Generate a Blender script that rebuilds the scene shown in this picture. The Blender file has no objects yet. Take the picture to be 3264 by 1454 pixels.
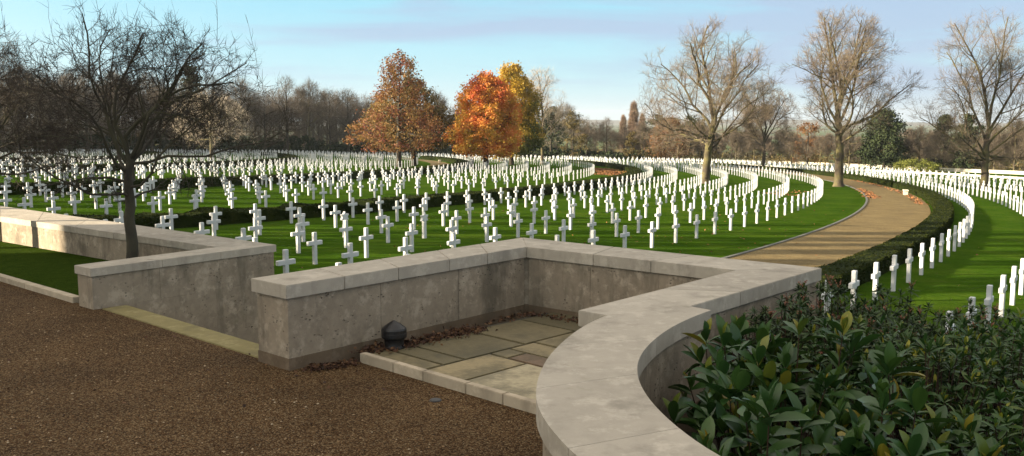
import bpy, bmesh, math, random
import numpy as np
from math import sin, cos, pi, radians, hypot, atan2, sqrt, degrees
from mathutils import Vector, Matrix
from mathutils.bvhtree import BVHTree
sc = bpy.context.scene
COL = sc.collection
HAZE = .00009
NR = np.random.default_rng(7)
RR = random.Random(11)

# ------------------------------------------------------------------ helpers
def link(o, parent=None):
    COL.objects.link(o)
    if parent is not None: o.parent = parent
    return o
def tag(o, label=None, cat=None, group=None, kind=None):
    if label: o['label'] = label
    if cat: o['category'] = cat
    if group: o['group'] = group
    if kind: o['kind'] = kind
    return o
def empty(name, loc, rz=0.0):
    o = bpy.data.objects.new(name, None); link(o); o.empty_display_size = .2
    o.location = loc; o.rotation_euler = (0, 0, rz); return o
class MB:
    """collects vertices and faces (world or local space) and becomes one mesh"""
    def __init__(s): s.V = []; s.F = []; s.n = 0; s.T = []; s.hasT = False
    def add(s, V, F, tint=None):
        V = np.asarray(V, float).reshape(-1, 3)
        s.V.append(V); s.F += [tuple(int(i)+s.n for i in f) for f in F]; s.n += len(V)
        if tint is None: s.T.append(np.full(len(V), .5))
        else: s.T.append(np.broadcast_to(np.asarray(tint, float), (len(V),)).copy()); s.hasT = True
    def quads(s, V, tint=None):
        V = np.asarray(V, float).reshape(-1, 4, 3)
        k = np.arange(len(V)*4).reshape(-1, 4)
        s.add(V.reshape(-1, 3), k, None if tint is None else np.repeat(tint, 4))
    def box(s, c, d, rz=0., tint=None):
        x, y, z = [q/2 for q in d]; ca, sa = cos(rz), sin(rz)
        P = [(-x,-y,-z),(x,-y,-z),(x,y,-z),(-x,y,-z),(-x,-y,z),(x,-y,z),(x,y,z),(-x,y,z)]
        V = [(c[0]+p[0]*ca-p[1]*sa, c[1]+p[0]*sa+p[1]*ca, c[2]+p[2]) for p in P]
        s.add(V, [(0,3,2,1),(4,5,6,7),(0,1,5,4),(1,2,6,5),(2,3,7,6),(3,0,4,7)], tint)
    def prism(s, poly, z0, z1, tint=None):
        n = len(poly)
        a = sum(poly[i][0]*poly[(i+1)%n][1]-poly[(i+1)%n][0]*poly[i][1] for i in range(n))
        if a < 0: poly = poly[::-1]
        V = [(p[0],p[1],z0) for p in poly]+[(p[0],p[1],z1) for p in poly]
        F = [tuple(range(n-1,-1,-1)), tuple(range(n,2*n))]+[(i,(i+1)%n,n+(i+1)%n,n+i) for i in range(n)]
        s.add(V, F, tint)
    def build(s, name, mat, parent=None, smooth=False, bevel=0):
        me = bpy.data.meshes.new(name)
        V = np.concatenate(s.V) if s.V else np.zeros((0,3))
        me.from_pydata(V.tolist(), [], s.F)
        if s.hasT:
            at = me.attributes.new('tint', 'FLOAT', 'POINT'); at.data.foreach_set('value', np.concatenate(s.T).astype(np.float32))
        me.materials.append(mat)
        if bevel:
            bm = bmesh.new(); bm.from_mesh(me)
            bmesh.ops.bevel(bm, geom=bm.edges[:], offset=bevel, segments=2, affect='EDGES', clamp_overlap=True)
            bm.to_mesh(me); bm.free()
        if smooth: me.shade_smooth()
        me.update()
        return link(bpy.data.objects.new(name, me), parent)
def fast_mesh(name, V, F, mat, parent=None, tint=None, smooth=False):
    """numpy arrays -> mesh; F is an (n,3) or (n,4) index array"""
    V = np.ascontiguousarray(V, np.float32); F = np.ascontiguousarray(F, np.int32)
    me = bpy.data.meshes.new(name); k = F.shape[1]
    me.vertices.add(len(V)); me.vertices.foreach_set('co', V.ravel())
    me.loops.add(F.size); me.loops.foreach_set('vertex_index', F.ravel())
    me.polygons.add(len(F)); me.polygons.foreach_set('loop_start', np.arange(0, F.size, k, dtype=np.int32))
    if smooth: me.polygons.foreach_set('use_smooth', np.ones(len(F), bool))
    if tint is not None:
        at = me.attributes.new('tint', 'FLOAT', 'POINT'); at.data.foreach_set('value', np.asarray(tint, np.float32))
    me.materials.append(mat); me.update(calc_edges=True)
    return link(bpy.data.objects.new(name, me), parent)
def leaf_quads(P, size, rng, flat=0., aspect=.6):
    """one randomly turned quad per point"""
    n = len(P); sz = size*rng.uniform(.6, 1.3, n)
    u = rng.normal(size=(n,3)); u[:,2] *= (1-flat); u /= np.linalg.norm(u,axis=1)[:,None]+1e-9
    w = rng.normal(size=(n,3)); w -= (w*u).sum(1)[:,None]*u; w /= np.linalg.norm(w,axis=1)[:,None]+1e-9
    a = u*sz[:,None]*.5; b = w*(sz*aspect)[:,None]*.5
    V = np.stack([P-a, P+b, P+a, P-b], 1).reshape(-1,3)
    return V, np.arange(4*n).reshape(-1,4)

# ------------------------------------------------------------------ materials
def mat(name): 
    m = bpy.data.materials.new(name); m.use_nodes = True
    nt = m.node_tree; b = nt.nodes['Principled BSDF']; return m, nt, b
def N(nt, t, **kw):
    n = nt.nodes.new(t)
    for k, v in kw.items():
        if k == 'inp':
            for a, c in v.items(): n.inputs[a].default_value = c
        else: setattr(n, k, v)
    return n
def ramp(nt, fac, stops, interp='LINEAR'):
    r = N(nt, 'ShaderNodeValToRGB'); r.color_ramp.interpolation = interp
    e = r.color_ramp.elements
    while len(e) < len(stops): e.new(.5)
    for i, (p, c) in enumerate(stops):
        e[i].position = p; e[i].color = (*c, 1) if len(c) == 3 else c
    nt.links.new(fac, r.inputs[0]); return r.outputs[0]
def noise(nt, scale, detail=4, rough=.55, vec=None, dist=0.):
    n = N(nt, 'ShaderNodeTexNoise', inp={'Scale': scale, 'Detail': detail, 'Roughness': rough, 'Distortion': dist})
    if vec is not None: nt.links.new(vec, n.inputs['Vector'])
    return n.outputs['Fac']
def mixc(nt, fac, a, b, mode='MIX'):
    m = N(nt, 'ShaderNodeMix', data_type='RGBA', blend_type=mode)
    for s, v in ((m.inputs['Factor'], fac), (m.inputs['A'], a), (m.inputs['B'], b)):
        if isinstance(v, (int, float)): s.default_value = v
        elif isinstance(v, tuple): s.default_value = (*v, 1) if len(v) == 3 else v
        else: nt.links.new(v, s)
    return m.outputs['Result']
def math_(nt, op, a, b=0., clamp=False):
    m = N(nt, 'ShaderNodeMath', operation=op, use_clamp=clamp)
    for i, v in enumerate((a, b)):
        if isinstance(v, (int, float)): m.inputs[i].default_value = v
        else: nt.links.new(v, m.inputs[i])
    return m.outputs[0]
def bump(nt, b, h, strength=.3, dist=.02):
    n = N(nt, 'ShaderNodeBump', inp={'Strength': strength, 'Distance': dist})
    nt.links.new(h, n.inputs['Height']); nt.links.new(n.outputs[0], b.inputs['Normal'])
def pos(nt): return N(nt, 'ShaderNodeNewGeometry').outputs['Position']
def objco(nt): return N(nt, 'ShaderNodeTexCoord').outputs['Object']
def attr(nt, name='tint'): return N(nt, 'ShaderNodeAttribute', attribute_name=name).outputs['Fac']
def scaled(nt, v, s):
    m = N(nt, 'ShaderNodeMapping', inp={'Scale': s}); nt.links.new(v, m.inputs['Vector']); return m.outputs[0]

def m_stone(name, base, dark, pits=True, stain=.5):
    m, nt, b = mat(name); p = pos(nt)
    n1 = noise(nt, 1.1, 6, .6, p); n2 = noise(nt, 9, 5, .6, p); n3 = noise(nt, 60, 3, .6, p)
    c = ramp(nt, n1, [(.36, dark), (.58, base)])
    c = mixc(nt, math_(nt,'MULTIPLY',ramp(nt, n2, [(.38,(0,0,0)),(.7,(1,1,1))]),stain), c, tuple(min(1,q*1.35) for q in base))
    c = mixc(nt, .5, c, ramp(nt, attr(nt), [(0, tuple(q*.78 for q in base)), (1, tuple(q*1.2 for q in base))]))
    bl = ramp(nt, noise(nt, 4.2, 7, .72, p), [(.52,(0,0,0)),(.62,(1,1,1))]); c = mixc(nt, math_(nt,'MULTIPLY',bl,.75*stain), c, tuple(min(1,q*1.5+.04) for q in base))
    st = noise(nt, 1.0, 5, .65, scaled(nt, p, (2.6, 2.6, .6)))
    c = mixc(nt, math_(nt,'MULTIPLY',ramp(nt, st, [(.53,(0,0,0)),(.68,(1,1,1))]), .7*stain), c, (.085,.075,.058))
    h = n3
    if pits:
        v = N(nt, 'ShaderNodeTexVoronoi', inp={'Scale': 17., 'Randomness': 1.}); nt.links.new(scaled(nt,p,(1,1,1.6)), v.inputs['Vector'])
        gate = ramp(nt, noise(nt, 5, 3, .6, p), [(.53,(0,0,0)),(.61,(1,1,1))])
        pit = math_(nt,'MULTIPLY', ramp(nt, v.outputs['Distance'], [(.16,(1,1,1)),(.30,(0,0,0))]), gate)
        c = mixc(nt, math_(nt,'MULTIPLY',pit,.65), c, (.05,.045,.04))
        h = math_(nt,'SUBTRACT', math_(nt,'MULTIPLY',n3,.4), math_(nt,'MULTIPLY',pit,1.2))
    lich = ramp(nt, noise(nt, 3.2, 6, .7, p), [(.6,(0,0,0)),(.7,(1,1,1))])
    c = mixc(nt, math_(nt,'MULTIPLY',lich,.25), c, (.20,.21,.12))
    nt.links.new(c, b.inputs['Base Color']); b.inputs['Roughness'].default_value = .9; b.inputs['Specular IOR Level'].default_value = .2
    bump(nt, b, h, .7 if pits else .2, .012); return m
M = {}
M['coping'] = m_stone('coping_stone', (.385,.345,.29), (.30,.27,.225), False, .45)
M['wall'] = m_stone('shelly_limestone', (.265,.22,.168), (.145,.12,.094), True, .95)
M['plinth'] = m_stone('damp_stone', (.15,.11,.075), (.08,.06,.042), False, .5)
M['kerb'] = m_stone('kerb_stone', (.40,.34,.26), (.29,.245,.18), False, .5)
M['nosing'] = m_stone('step_stone', (.21,.18,.085), (.145,.125,.055), False, .5)
M['whitewall'] = m_stone('pale_wall_stone', (.62,.57,.47), (.52,.47,.38), False, .3)

def m_marble():
    m, nt, b = mat('white_marble'); p = pos(nt)
    n = noise(nt, 3, 5, .6, p)
    nt.links.new(ramp(nt, n, [(.3,(.46,.475,.50)),(.65,(.56,.57,.585))]), b.inputs['Base Color'])
    b.inputs['Roughness'].default_value = .45; bump(nt, b, noise(nt, 80, 2, .5, p), .08, .01); return m
M['marble'] = m_marble()
def m_gravel(name, cols, scale):
    m, nt, b = mat(name); p = pos(nt)
    v = N(nt, 'ShaderNodeTexVoronoi', inp={'Scale': scale}); nt.links.new(p, v.inputs['Vector'])
    s = N(nt, 'ShaderNodeSeparateColor'); nt.links.new(v.outputs['Color'], s.inputs[0])
    c = ramp(nt, s.outputs[0], [(i/(len(cols)-1), q) for i, q in enumerate(cols)])
    gap = ramp(nt, v.outputs['Distance'], [(.45,(1,1,1)),(.8,(.35,.35,.35))])
    c = mixc(nt, 1., c, gap, 'MULTIPLY')
    big = noise(nt, .8, 5, .6, p)
    c = mixc(nt, 1., c, ramp(nt, big, [(.3,(.72,.70,.68)),(.7,(1.15,1.12,1.05))]), 'MULTIPLY')
    nt.links.new(c, b.inputs['Base Color']); b.inputs['Roughness'].default_value = .95; b.inputs['Specular IOR Level'].default_value = .08
    h = math_(nt,'SUBTRACT', 1., v.outputs['Distance']); bump(nt, b, h, .9, .012); return m
M['gravel'] = m_gravel('terrace_gravel', [(.042,.024,.012),(.080,.045,.022),(.112,.066,.032),(.152,.100,.054),(.24,.18,.11)], 74.)
M['path'] = m_gravel('path_gravel', [(.15,.108,.052),(.20,.15,.072),(.245,.19,.095),(.30,.245,.14)], 45.)
def m_ground():
    m, nt, b = mat('lawn_and_fields'); p = pos(nt)
    n1 = noise(nt, .35, 6, .65, p); n2 = noise(nt, 4.5, 5, .7, p); n3 = noise(nt, 40, 3, .6, p)
    g = ramp(nt, n1, [(.3,(.025,.060,.006)),(.5,(.037,.080,.008)),(.7,(.058,.100,.012))])
    g = mixc(nt, 1., g, ramp(nt, n2, [(.3,(.75,.78,.7)),(.7,(1.2,1.2,1.1))]), 'MULTIPLY')
    g = mixc(nt, 1., g, ramp(nt, n3, [(.3,(.6,.6,.6)),(.7,(1.35,1.3,1.2))]), 'MULTIPLY')
    n4 = noise(nt, 1.3, 6, .7, scaled(nt, p, (.5,1.6,1)))
    g = mixc(nt, math_(nt,'MULTIPLY',ramp(nt, n4, [(.5,(0,0,0)),(.75,(1,1,1))]),.45), g, (.062,.082,.016))
    # fields on the plain beyond the cemetery
    v = N(nt, 'ShaderNodeTexVoronoi', inp={'Scale': .0045}); nt.links.new(scaled(nt, p, (1,.7,0)), v.inputs['Vector'])
    s = N(nt, 'ShaderNodeSeparateColor'); nt.links.new(v.outputs['Color'], s.inputs[0])
    f = ramp(nt, s.outputs[0], [(0,(.07,.10,.03)),(.25,(.10,.13,.045)),(.5,(.13,.105,.06)),(.75,(.06,.085,.03)),(1,(.15,.13,.075))], 'CONSTANT')
    f = mixc(nt, 1., f, ramp(nt, noise(nt, .03, 5, .6, p), [(.3,(.75,.75,.75)),(.7,(1.2,1.2,1.2))]), 'MULTIPLY')
    sp = N(nt, 'ShaderNodeSeparateXYZ'); nt.links.new(p, sp.inputs[0])
    sd = math_(nt,'ADD', sp.outputs[1], math_(nt,'MULTIPLY', math_(nt,'MAXIMUM', sp.outputs[0], 0.), .9))
    t = N(nt, 'ShaderNodeMapRange', inp={'From Min': 262., 'From Max': 275.}); nt.links.new(sd, t.inputs[0])
    nt.links.new(mixc(nt, t.outputs[0], g, f), b.inputs['Base Color'])
    b.inputs['Roughness'].default_value = 1.; b.inputs['Specular IOR Level'].default_value = .0
    bump(nt, b, math_(nt,'ADD',n2,n3), .55, .06); return m
M['ground'] = m_ground()
def m_grass():
    m, nt, b = mat('bed_grass'); p = pos(nt)
    n2 = noise(nt, 7, 5, .7, p); n3 = noise(nt, 70, 3, .6, p)
    g = ramp(nt, n2, [(.3,(.022,.042,.007)),(.7,(.040,.062,.011))])
    g = mixc(nt, 1., g, ramp(nt, n3, [(.3,(.5,.5,.5)),(.7,(1.4,1.4,1.2))]), 'MULTIPLY')
    nt.links.new(g, b.inputs['Base Color']); b.inputs['Roughness'].default_value = 1.; b.inputs['Specular IOR Level'].default_value = .0; bump(nt, b, n3, .7, .03); return m
M['grass'] = m_grass()
def m_tint(name, stops, rough=.8, spec=.3, nscale=None, trans=0.):
    m, nt, b = mat(name); f = attr(nt)
    if nscale:
        f = math_(nt,'ADD', math_(nt,'MULTIPLY',f,.5), math_(nt,'MULTIPLY', ramp(nt, noise(nt, nscale, 3, .6, pos(nt)), [(.32,(0,0,0)),(.68,(1,1,1))]), .5))
    c = ramp(nt, f, stops)
    nt.links.new(c, b.inputs['Base Color']); b.inputs['Roughness'].default_value = rough; b.inputs['Specular IOR Level'].default_value = spec
    if trans:
        tb = N(nt, 'ShaderNodeBsdfTranslucent'); nt.links.new(c, tb.inputs['Color'])
        mx = N(nt, 'ShaderNodeMixShader', inp={0: trans}); nt.links.new(b.outputs[0], mx.inputs[1]); nt.links.new(tb.outputs[0], mx.inputs[2])
        nt.links.new(mx.outputs[0], nt.nodes['Material Output'].inputs['Surface'])
    return m
def m_bark(name, a, c, scale=6.):
    m, nt, b = mat(name); p = objco(nt)
    n = noise(nt, scale, 6, .65, scaled(nt, p, (1,1,.25))); n2 = noise(nt, .9, 4, .6, p)
    k = ramp(nt, n, [(.3, tuple(q*.55 for q in a)), (.6, a)])
    k = mixc(nt, ramp(nt, n2, [(.42,(0,0,0)),(.62,(1,1,1))]), k, c)
    nt.links.new(k, b.inputs['Base Color']); b.inputs['Roughness'].default_value = .9; bump(nt, b, n, .6, .04); return m
M['bark'] = m_bark('lichened_bark', (.062,.047,.031), (.118,.104,.038))
M['bark_dark'] = m_bark('dark_bark', (.045,.034,.025), (.06,.05,.03))
M['bark_haw'] = m_bark('hawthorn_bark', (.05,.042,.03), (.07,.065,.035), 14.)
M['bark_pale'] = m_bark('pale_bark', (.26,.23,.19), (.30,.28,.20))
M['twig'] = m_tint('purple_brown_twigs', [(0,(.11,.082,.062)),(.5,(.185,.14,.115)),(1,(.19,.16,.085))])
M['twig_pale'] = m_tint('pale_twigs', [(0,(.32,.26,.20)),(1,(.46,.40,.32))])
M['twig_haw'] = m_tint('hawthorn_twigs', [(0,(.030,.024,.020)),(.6,(.05,.038,.030)),(1,(.075,.062,.04))])
M['twig_wood'] = m_tint('woodland_twigs', [(0,(.070,.054,.042)),(.6,(.110,.086,.065)),(1,(.165,.138,.10))])
M['twig_poplar'] = m_tint('poplar_twigs', [(0,(.22,.15,.11)),(1,(.32,.24,.18))])
M['leaf_brown'] = m_tint('red_brown_leaves', [(0,(.10,.040,.032)),(.25,(.20,.055,.04)),(.5,(.23,.12,.04)),(.75,(.24,.16,.05)),(1,(.15,.12,.035))], .7, .3, .35, .3)
M['leaf_olive'] = m_tint('olive_brown_leaves', [(0,(.065,.052,.02)),(.5,(.115,.09,.03)),(1,(.16,.11,.045))], .7, .3, .4, .25)
M['leaf_red'] = m_tint('scarlet_orange_leaves', [(0,(.42,.04,.045)),(.28,(.56,.11,.045)),(.55,(.64,.26,.055)),(.78,(.56,.36,.06)),(1,(.29,.27,.06))], .65, .3, .45, .35)
M['leaf_yellow'] = m_tint('golden_leaves', [(0,(.035,.055,.015)),(.3,(.12,.13,.025)),(.55,(.40,.26,.03)),(1,(.56,.36,.04))], .65, .3, .22, .3)
M['leaf_orange'] = m_tint('rusty_leaves', [(0,(.09,.06,.027)),(.5,(.19,.095,.04)),(1,(.27,.14,.055))], .7, .3, .3, .3)
M['conifer'] = m_tint('dark_needles', [(0,(.014,.024,.010)),(.6,(.030,.043,.016)),(1,(.048,.056,.021))], .8, .2, .5)
M['hedge'] = m_tint('box_hedge_leaves', [(0,(.008,.012,.004)),(.5,(.017,.024,.006)),(1,(.040,.042,.010))], .95, .03, 1.2)
M['mound'] = m_tint('golden_juniper', [(0,(.06,.08,.014)),(1,(.15,.155,.03))], .8, .2, .8)
M['leaf_big'] = m_tint('large_rhododendron_leaves', [(0,(.012,.034,.010)),(.5,(.026,.068,.016)),(.80,(.05,.10,.018)),(.88,(.16,.17,.02)),(1,(.26,.19,.02))], .36, .38, None, .15)
M['leaf_mid'] = m_tint('rhododendron_leaves', [(0,(.014,.038,.010)),(.5,(.028,.07,.015)),(.80,(.055,.095,.018)),(.90,(.17,.19,.02)),(1,(.30,.28,.03))], .4, .35, None, .15)
M['leaf_narrow'] = m_tint('pieris_leaves', [(0,(.015,.030,.010)),(.6,(.030,.06,.017)),(1,(.06,.085,.02))], .45, .3)
M['bud'] = m_tint('pink_pieris_buds', [(0,(.16,.06,.04)),(1,(.30,.13,.08))], .7)
M['stem'] = m_tint('woody_stems', [(0,(.018,.012,.008)),(1,(.05,.024,.015))])
M['litter'] = m_tint('fallen_leaves', [(0,(.025,.014,.010)),(.5,(.07,.032,.020)),(1,(.14,.075,.035))], .8)
M['litter_red'] = m_tint('fallen_red_leaves', [(0,(.12,.045,.025)),(1,(.26,.12,.04))], .8)
M['soil'] = m_tint('bed_soil', [(0,(.02,.015,.01)),(1,(.035,.026,.018))])
def m_slab():
    m, nt, b = mat('york_stone_slabs'); p = pos(nt)
    c = ramp(nt, attr(nt), [(0,(.07,.062,.035)),(.22,(.13,.11,.06)),(.42,(.27,.22,.125)),(.5,(.28,.185,.08)),(.6,(.12,.068,.042)),(.72,(.30,.25,.155)),(1,(.40,.35,.24))])
    moss = ramp(nt, noise(nt, 1.9, 6, .68, p), [(.40,(1,1,1)),(.54,(0,0,0))])
    c = mixc(nt, math_(nt,'MULTIPLY',moss,.55), c, (.05,.046,.024))
    c = mixc(nt, 1., c, ramp(nt, noise(nt, 14, 6, .65, scaled(nt,p,(1,2.5,1))), [(.3,(.75,.74,.72)),(.7,(1.2,1.18,1.12))]), 'MULTIPLY')
    nt.links.new(c, b.inputs['Base Color']); b.inputs['Roughness'].default_value = .7; bump(nt, b, noise(nt, 18, 5, .6, p), .4, .012); return m
M['slab'] = m_slab()
def plain(name, c, rough=.6, metal=0.):
    m, nt, b = mat(name)
    k = ramp(nt, noise(nt, 5, 4, .6, pos(nt)), [(.3, tuple(q*.8 for q in c)), (.7, tuple(min(1,q*1.15) for q in c))])
    nt.links.new(k, b.inputs['Base Color']); b.inputs['Roughness'].default_value = rough; b.inputs['Metallic'].default_value = metal; return m
M['black'] = plain('black_enamel', (.012,.012,.014), .38)
M['edging'] = plain('grey_edging', (.10,.10,.09), .8)
M['joint'] = plain('dark_mortar', (.06,.055,.04), .95)
M['brick'] = plain('red_brick', (.18,.07,.05), .9)
M['roofgrey'] = plain('grey_roof', (.42,.43,.44), .6)
M['shed'] = plain('grey_shed_boards', (.16,.17,.17), .8)
M['reddoor'] = plain('red_door_paint', (.30,.03,.03), .5)
M['window'] = plain('dark_window_glass', (.03,.035,.04), .15)
M['white'] = plain('white_paint', (.75,.75,.73), .5)
M['portland'] = plain('portland_stone', (.5,.47,.40), .85)

# ------------------------------------------------------------------ camera, sun, sky
cd = bpy.data.cameras.new('camera'); cam = bpy.data.objects.new('camera', cd); COL.objects.link(cam)
CAMZ = 2.7; PITCH = radians(6.72)
cam.location = (0, 0, CAMZ); cam.rotation_euler = (pi/2-PITCH, 0, 0)
cd.sensor_width = 36; cd.lens = 36*2324/2576; cd.clip_start = .1; cd.clip_end = 30000
sc.camera = cam
SUN_EL, SUN_AZ = radians(13.), radians(-98)     # azimuth from +Y, clockwise positive: the sun stands to the left, a little behind
sd = Vector((sin(SUN_AZ)*cos(SUN_EL), cos(SUN_AZ)*cos(SUN_EL), sin(SUN_EL)))
sl = bpy.data.lights.new('sun', 'SUN'); so = bpy.data.objects.new('sun', sl); COL.objects.link(so)
sl.energy = 5.0; sl.angle = radians(.55); sl.color = (1, .84, .60)
so.rotation_euler = (-sd).to_track_quat('-Z', 'Y').to_euler()
w = bpy.data.worlds.new('World'); sc.world = w; w.use_nodes = True
nt = w.node_tree; bg = nt.nodes['Background']
sky = N(nt, 'ShaderNodeTexSky', sky_type='NISHITA', sun_disc=False, sun_elevation=SUN_EL, sun_rotation=SUN_AZ, altitude=60, air_density=1.0, dust_density=.6, ozone_density=1.2)
tc = N(nt, 'ShaderNodeTexCoord').outputs['Generated']
sp = N(nt, 'ShaderNodeSeparateXYZ'); nt.links.new(tc, sp.inputs[0])
cl = noise(nt, 2.2, 6, .55, scaled(nt, tc, (1.0, 1.0, 8.)), .5)
cl = math_(nt, 'ADD', cl, math_(nt, 'MULTIPLY', sp.outputs[0], .30))
cm = ramp(nt, cl, [(.47, (0,0,0)), (.63, (1,1,1))])
hz = ramp(nt, sp.outputs[2], [(.0,(.2,.2,.2)),(.04,(.75,.75,.75)),(.22,(.8,.8,.8)),(.34,(.1,.1,.1))])
cm = math_(nt, 'MULTIPLY', cm, hz)
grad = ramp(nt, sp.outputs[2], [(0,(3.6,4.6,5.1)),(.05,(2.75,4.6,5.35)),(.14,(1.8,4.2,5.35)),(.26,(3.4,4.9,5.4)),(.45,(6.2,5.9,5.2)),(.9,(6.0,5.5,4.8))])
c = mixc(nt, .86, sky.outputs[0], grad)
c = mixc(nt, math_(nt,'MULTIPLY',cm,.9), c, (2.55,2.95,4.1))
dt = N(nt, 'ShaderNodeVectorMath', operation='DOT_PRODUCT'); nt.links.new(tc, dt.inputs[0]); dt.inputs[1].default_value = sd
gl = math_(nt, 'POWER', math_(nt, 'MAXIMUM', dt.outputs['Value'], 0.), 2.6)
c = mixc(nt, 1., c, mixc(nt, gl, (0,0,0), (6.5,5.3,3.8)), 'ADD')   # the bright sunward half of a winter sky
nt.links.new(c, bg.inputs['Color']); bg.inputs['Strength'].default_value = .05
sc.view_settings.view_transform = 'Standard'; sc.view_settings.look = 'None'; sc.view_settings.gamma = 1
sc.view_settings.exposure = 1.92
def project(P):
    x, y, z = P[0], P[1], P[2]-CAMZ
    yc = y*cos(PITCH)-z*sin(PITCH); zc = y*sin(PITCH)+z*cos(PITCH)
    return (1288+2324*x/yc, 574-2324*zc/yc, yc)

# ------------------------------------------------------------------ ground
CX, CY = -163.46, 144.4          # common centre of the rows, hedges and paths
def sstep(a, b, t): t = min(1, max(0, (t-a)/(b-a))); return t*t*(3-2*t)
def gz(x, y):
    z = -1.258-.0249*y-.0182*x
    s = y+.9*max(x, 0)
    t = sstep(262, 1200, s)
    if t > 0: z = z*(1-min(1,t*1.0)) + (-37.)*t if s < 1200 else -37.
    if s > 262 and s < 1200: z = (-1.258-.0249*min(y,300)-.0182*max(-120,min(x,160)))*(1-t)-37*t
    return z
def polar(r, a): a = radians(a); return CX+r*cos(a), CY+r*sin(a)
m = MB(); V = []; F = []
radii = [1.,6,12,20,30,45,60,80,100,130,160,190,220,250,280,320,370,430,500,600,750,950,1200,1600,2200,3200,5000,8500]
NA = 144
for r in radii:
    for k in range(NA):
        a = 2*pi*k/NA; x, y = r*cos(a), r*sin(a)
        yy = max(y, -60); V.append((x, y, gz(max(-260,min(x,4000)), yy)))
V.append((0,0,gz(0,0))); c0 = len(V)-1
for i in range(len(radii)-1):
    for k in range(NA): F.append((i*NA+k, i*NA+(k+1)%NA, (i+1)*NA+(k+1)%NA, (i+1)*NA+k)) if False else F.append((i*NA+k, (i+1)*NA+k, (i+1)*NA+(k+1)%NA, i*NA+(k+1)%NA))
for k in range(NA): F.append((c0, k, (k+1)%NA))
m.add(V, F); tag(m.build('ground', M['ground']), kind='structure')

def ring(r0, r1, a0, a1, dz, step=.5, zf=gz):
    n = max(2, int((a1-a0)/step)); V = []; F = []
    for i in range(n+1):
        a = a0+(a1-a0)*i/n
        for r in (r0, r1): x, y = polar(r, a); V.append((x, y, zf(x, y)+dz))
    for i in range(n): F.append((2*i, 2*i+1, 2*i+3, 2*i+2))
    return V, F
def path_ring(name, r0, r1, a0, a1):
    m = MB(); V, F = ring(r0, r1, a0, a1, .015); m.add(V, F); return tag(m.build(name, M['path']), kind='structure')
path_ring('gravel_path', 204.5, 208.6, -38.5, 13)
path_ring('distant_gravel_path', 150.2, 153.6, -8, 24)
# thin edging along the lawn side of the path
m = MB()
n = 100
for i in range(n):
    a0, a1 = -38.5+52*i/n, -38.5+52*(i+1)/n
    P = [polar(r, a) for r, a in ((204.38,a0),(204.52,a0),(204.52,a1),(204.38,a1))]
    z = [gz(*p) for p in P]
    m.add([(p[0],p[1],q-.1) for p,q in zip(P,z)]+[(p[0],p[1],q+.05) for p,q in zip(P,z)], [(4,5,6,7),(0,1,5,4),(1,2,6,5),(2,3,7,6),(3,0,4,7)][::1])
tag(m.build('path_edging', M['edging']), 'thin grey edging strip between the mown lawn and the curved gravel path', 'edging')

# terrace: gravel, grass bed, paved alcove
m = MB()
T = [(-46,-14),(8,-14),(8,1.5),(2.6,2.6),(1.35,3.3),(.9,4.4),(.75,5.7),(1.0,7.2),(1.2,8.2),(.3,8.28),(-1.62,10.1),(-2.2,10.0),(-2.55,9.9),(-2.9,10.55),(-5.75,13.1),(-6.4,13.42),(-22,27.2),(-46,48)]
m.prism(T, -3., 0.); tag(m.build('terrace_gravel', M['gravel']), kind='structure')
m = MB(); m.prism([(-6.45,13.5),(-6.15,13.4),(-4.9,15.2),(-11.1,20.1),(-23,29.5),(-24.5,29.4)], -2.6, .05)
tag(m.build('grass_bed', M['grass']), kind='structure')

# ------------------------------------------------------------------ stone walls
U = np.array((.656,.755)); Wv = np.array((.774,-.633))
BVH_OBJS = []
def stones(mb, A, B, C, D, n, z0, z1, gap=.003):
    """a run of coping stones from edge A-B to edge C-D (A, C inner; B, D outer), split into n blocks"""
    A, B, C, D = map(np.array, (A, B, C, D))
    cut = [0]+[(i+RR.uniform(-.12,.12))/n for i in range(1,n)]+[1]
    L = np.linalg.norm(C-A)
    for i in range(n):
        t0 = cut[i]+(gap/2/L if i else 0); t1 = cut[i+1]-(gap/2/L if i < n-1 else 0)
        q = [A+(C-A)*t0, B+(D-B)*t0, B+(D-B)*t1, A+(C-A)*t1]
        mb.prism([tuple(p) for p in q], z0, z1, RR.uniform(.15,.85))
def inset(A, B, C, D, d):
    A, B, C, D = map(np.array, (A, B, C, D))
    def u(v): return v/np.linalg.norm(v)
    return [tuple(p) for p in (A+d*u(B-A)+d*u(C-A), B+d*u(A-B)+d*u(D-B), D+d*u(C-D)+d*u(B-D), C+d*u(D-C)+d*u(A-C))]
TOP = .945
e = empty('alcove_wall', (-.9, 11.2, 0))
A0i, A0o = (-2.40,9.67), (-2.90,10.12)
A1i, A1o = (.20,12.66), (.16,13.69)
A2i, A2o = (2.62,10.68), (3.68,10.84)
A3i, A3o = (.61,8.39), (1.12,7.94)
def rel(o, e):
    o.parent = e; o.matrix_parent_inverse = Matrix.Translation(-e.location); return o
mb = MB()
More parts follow.
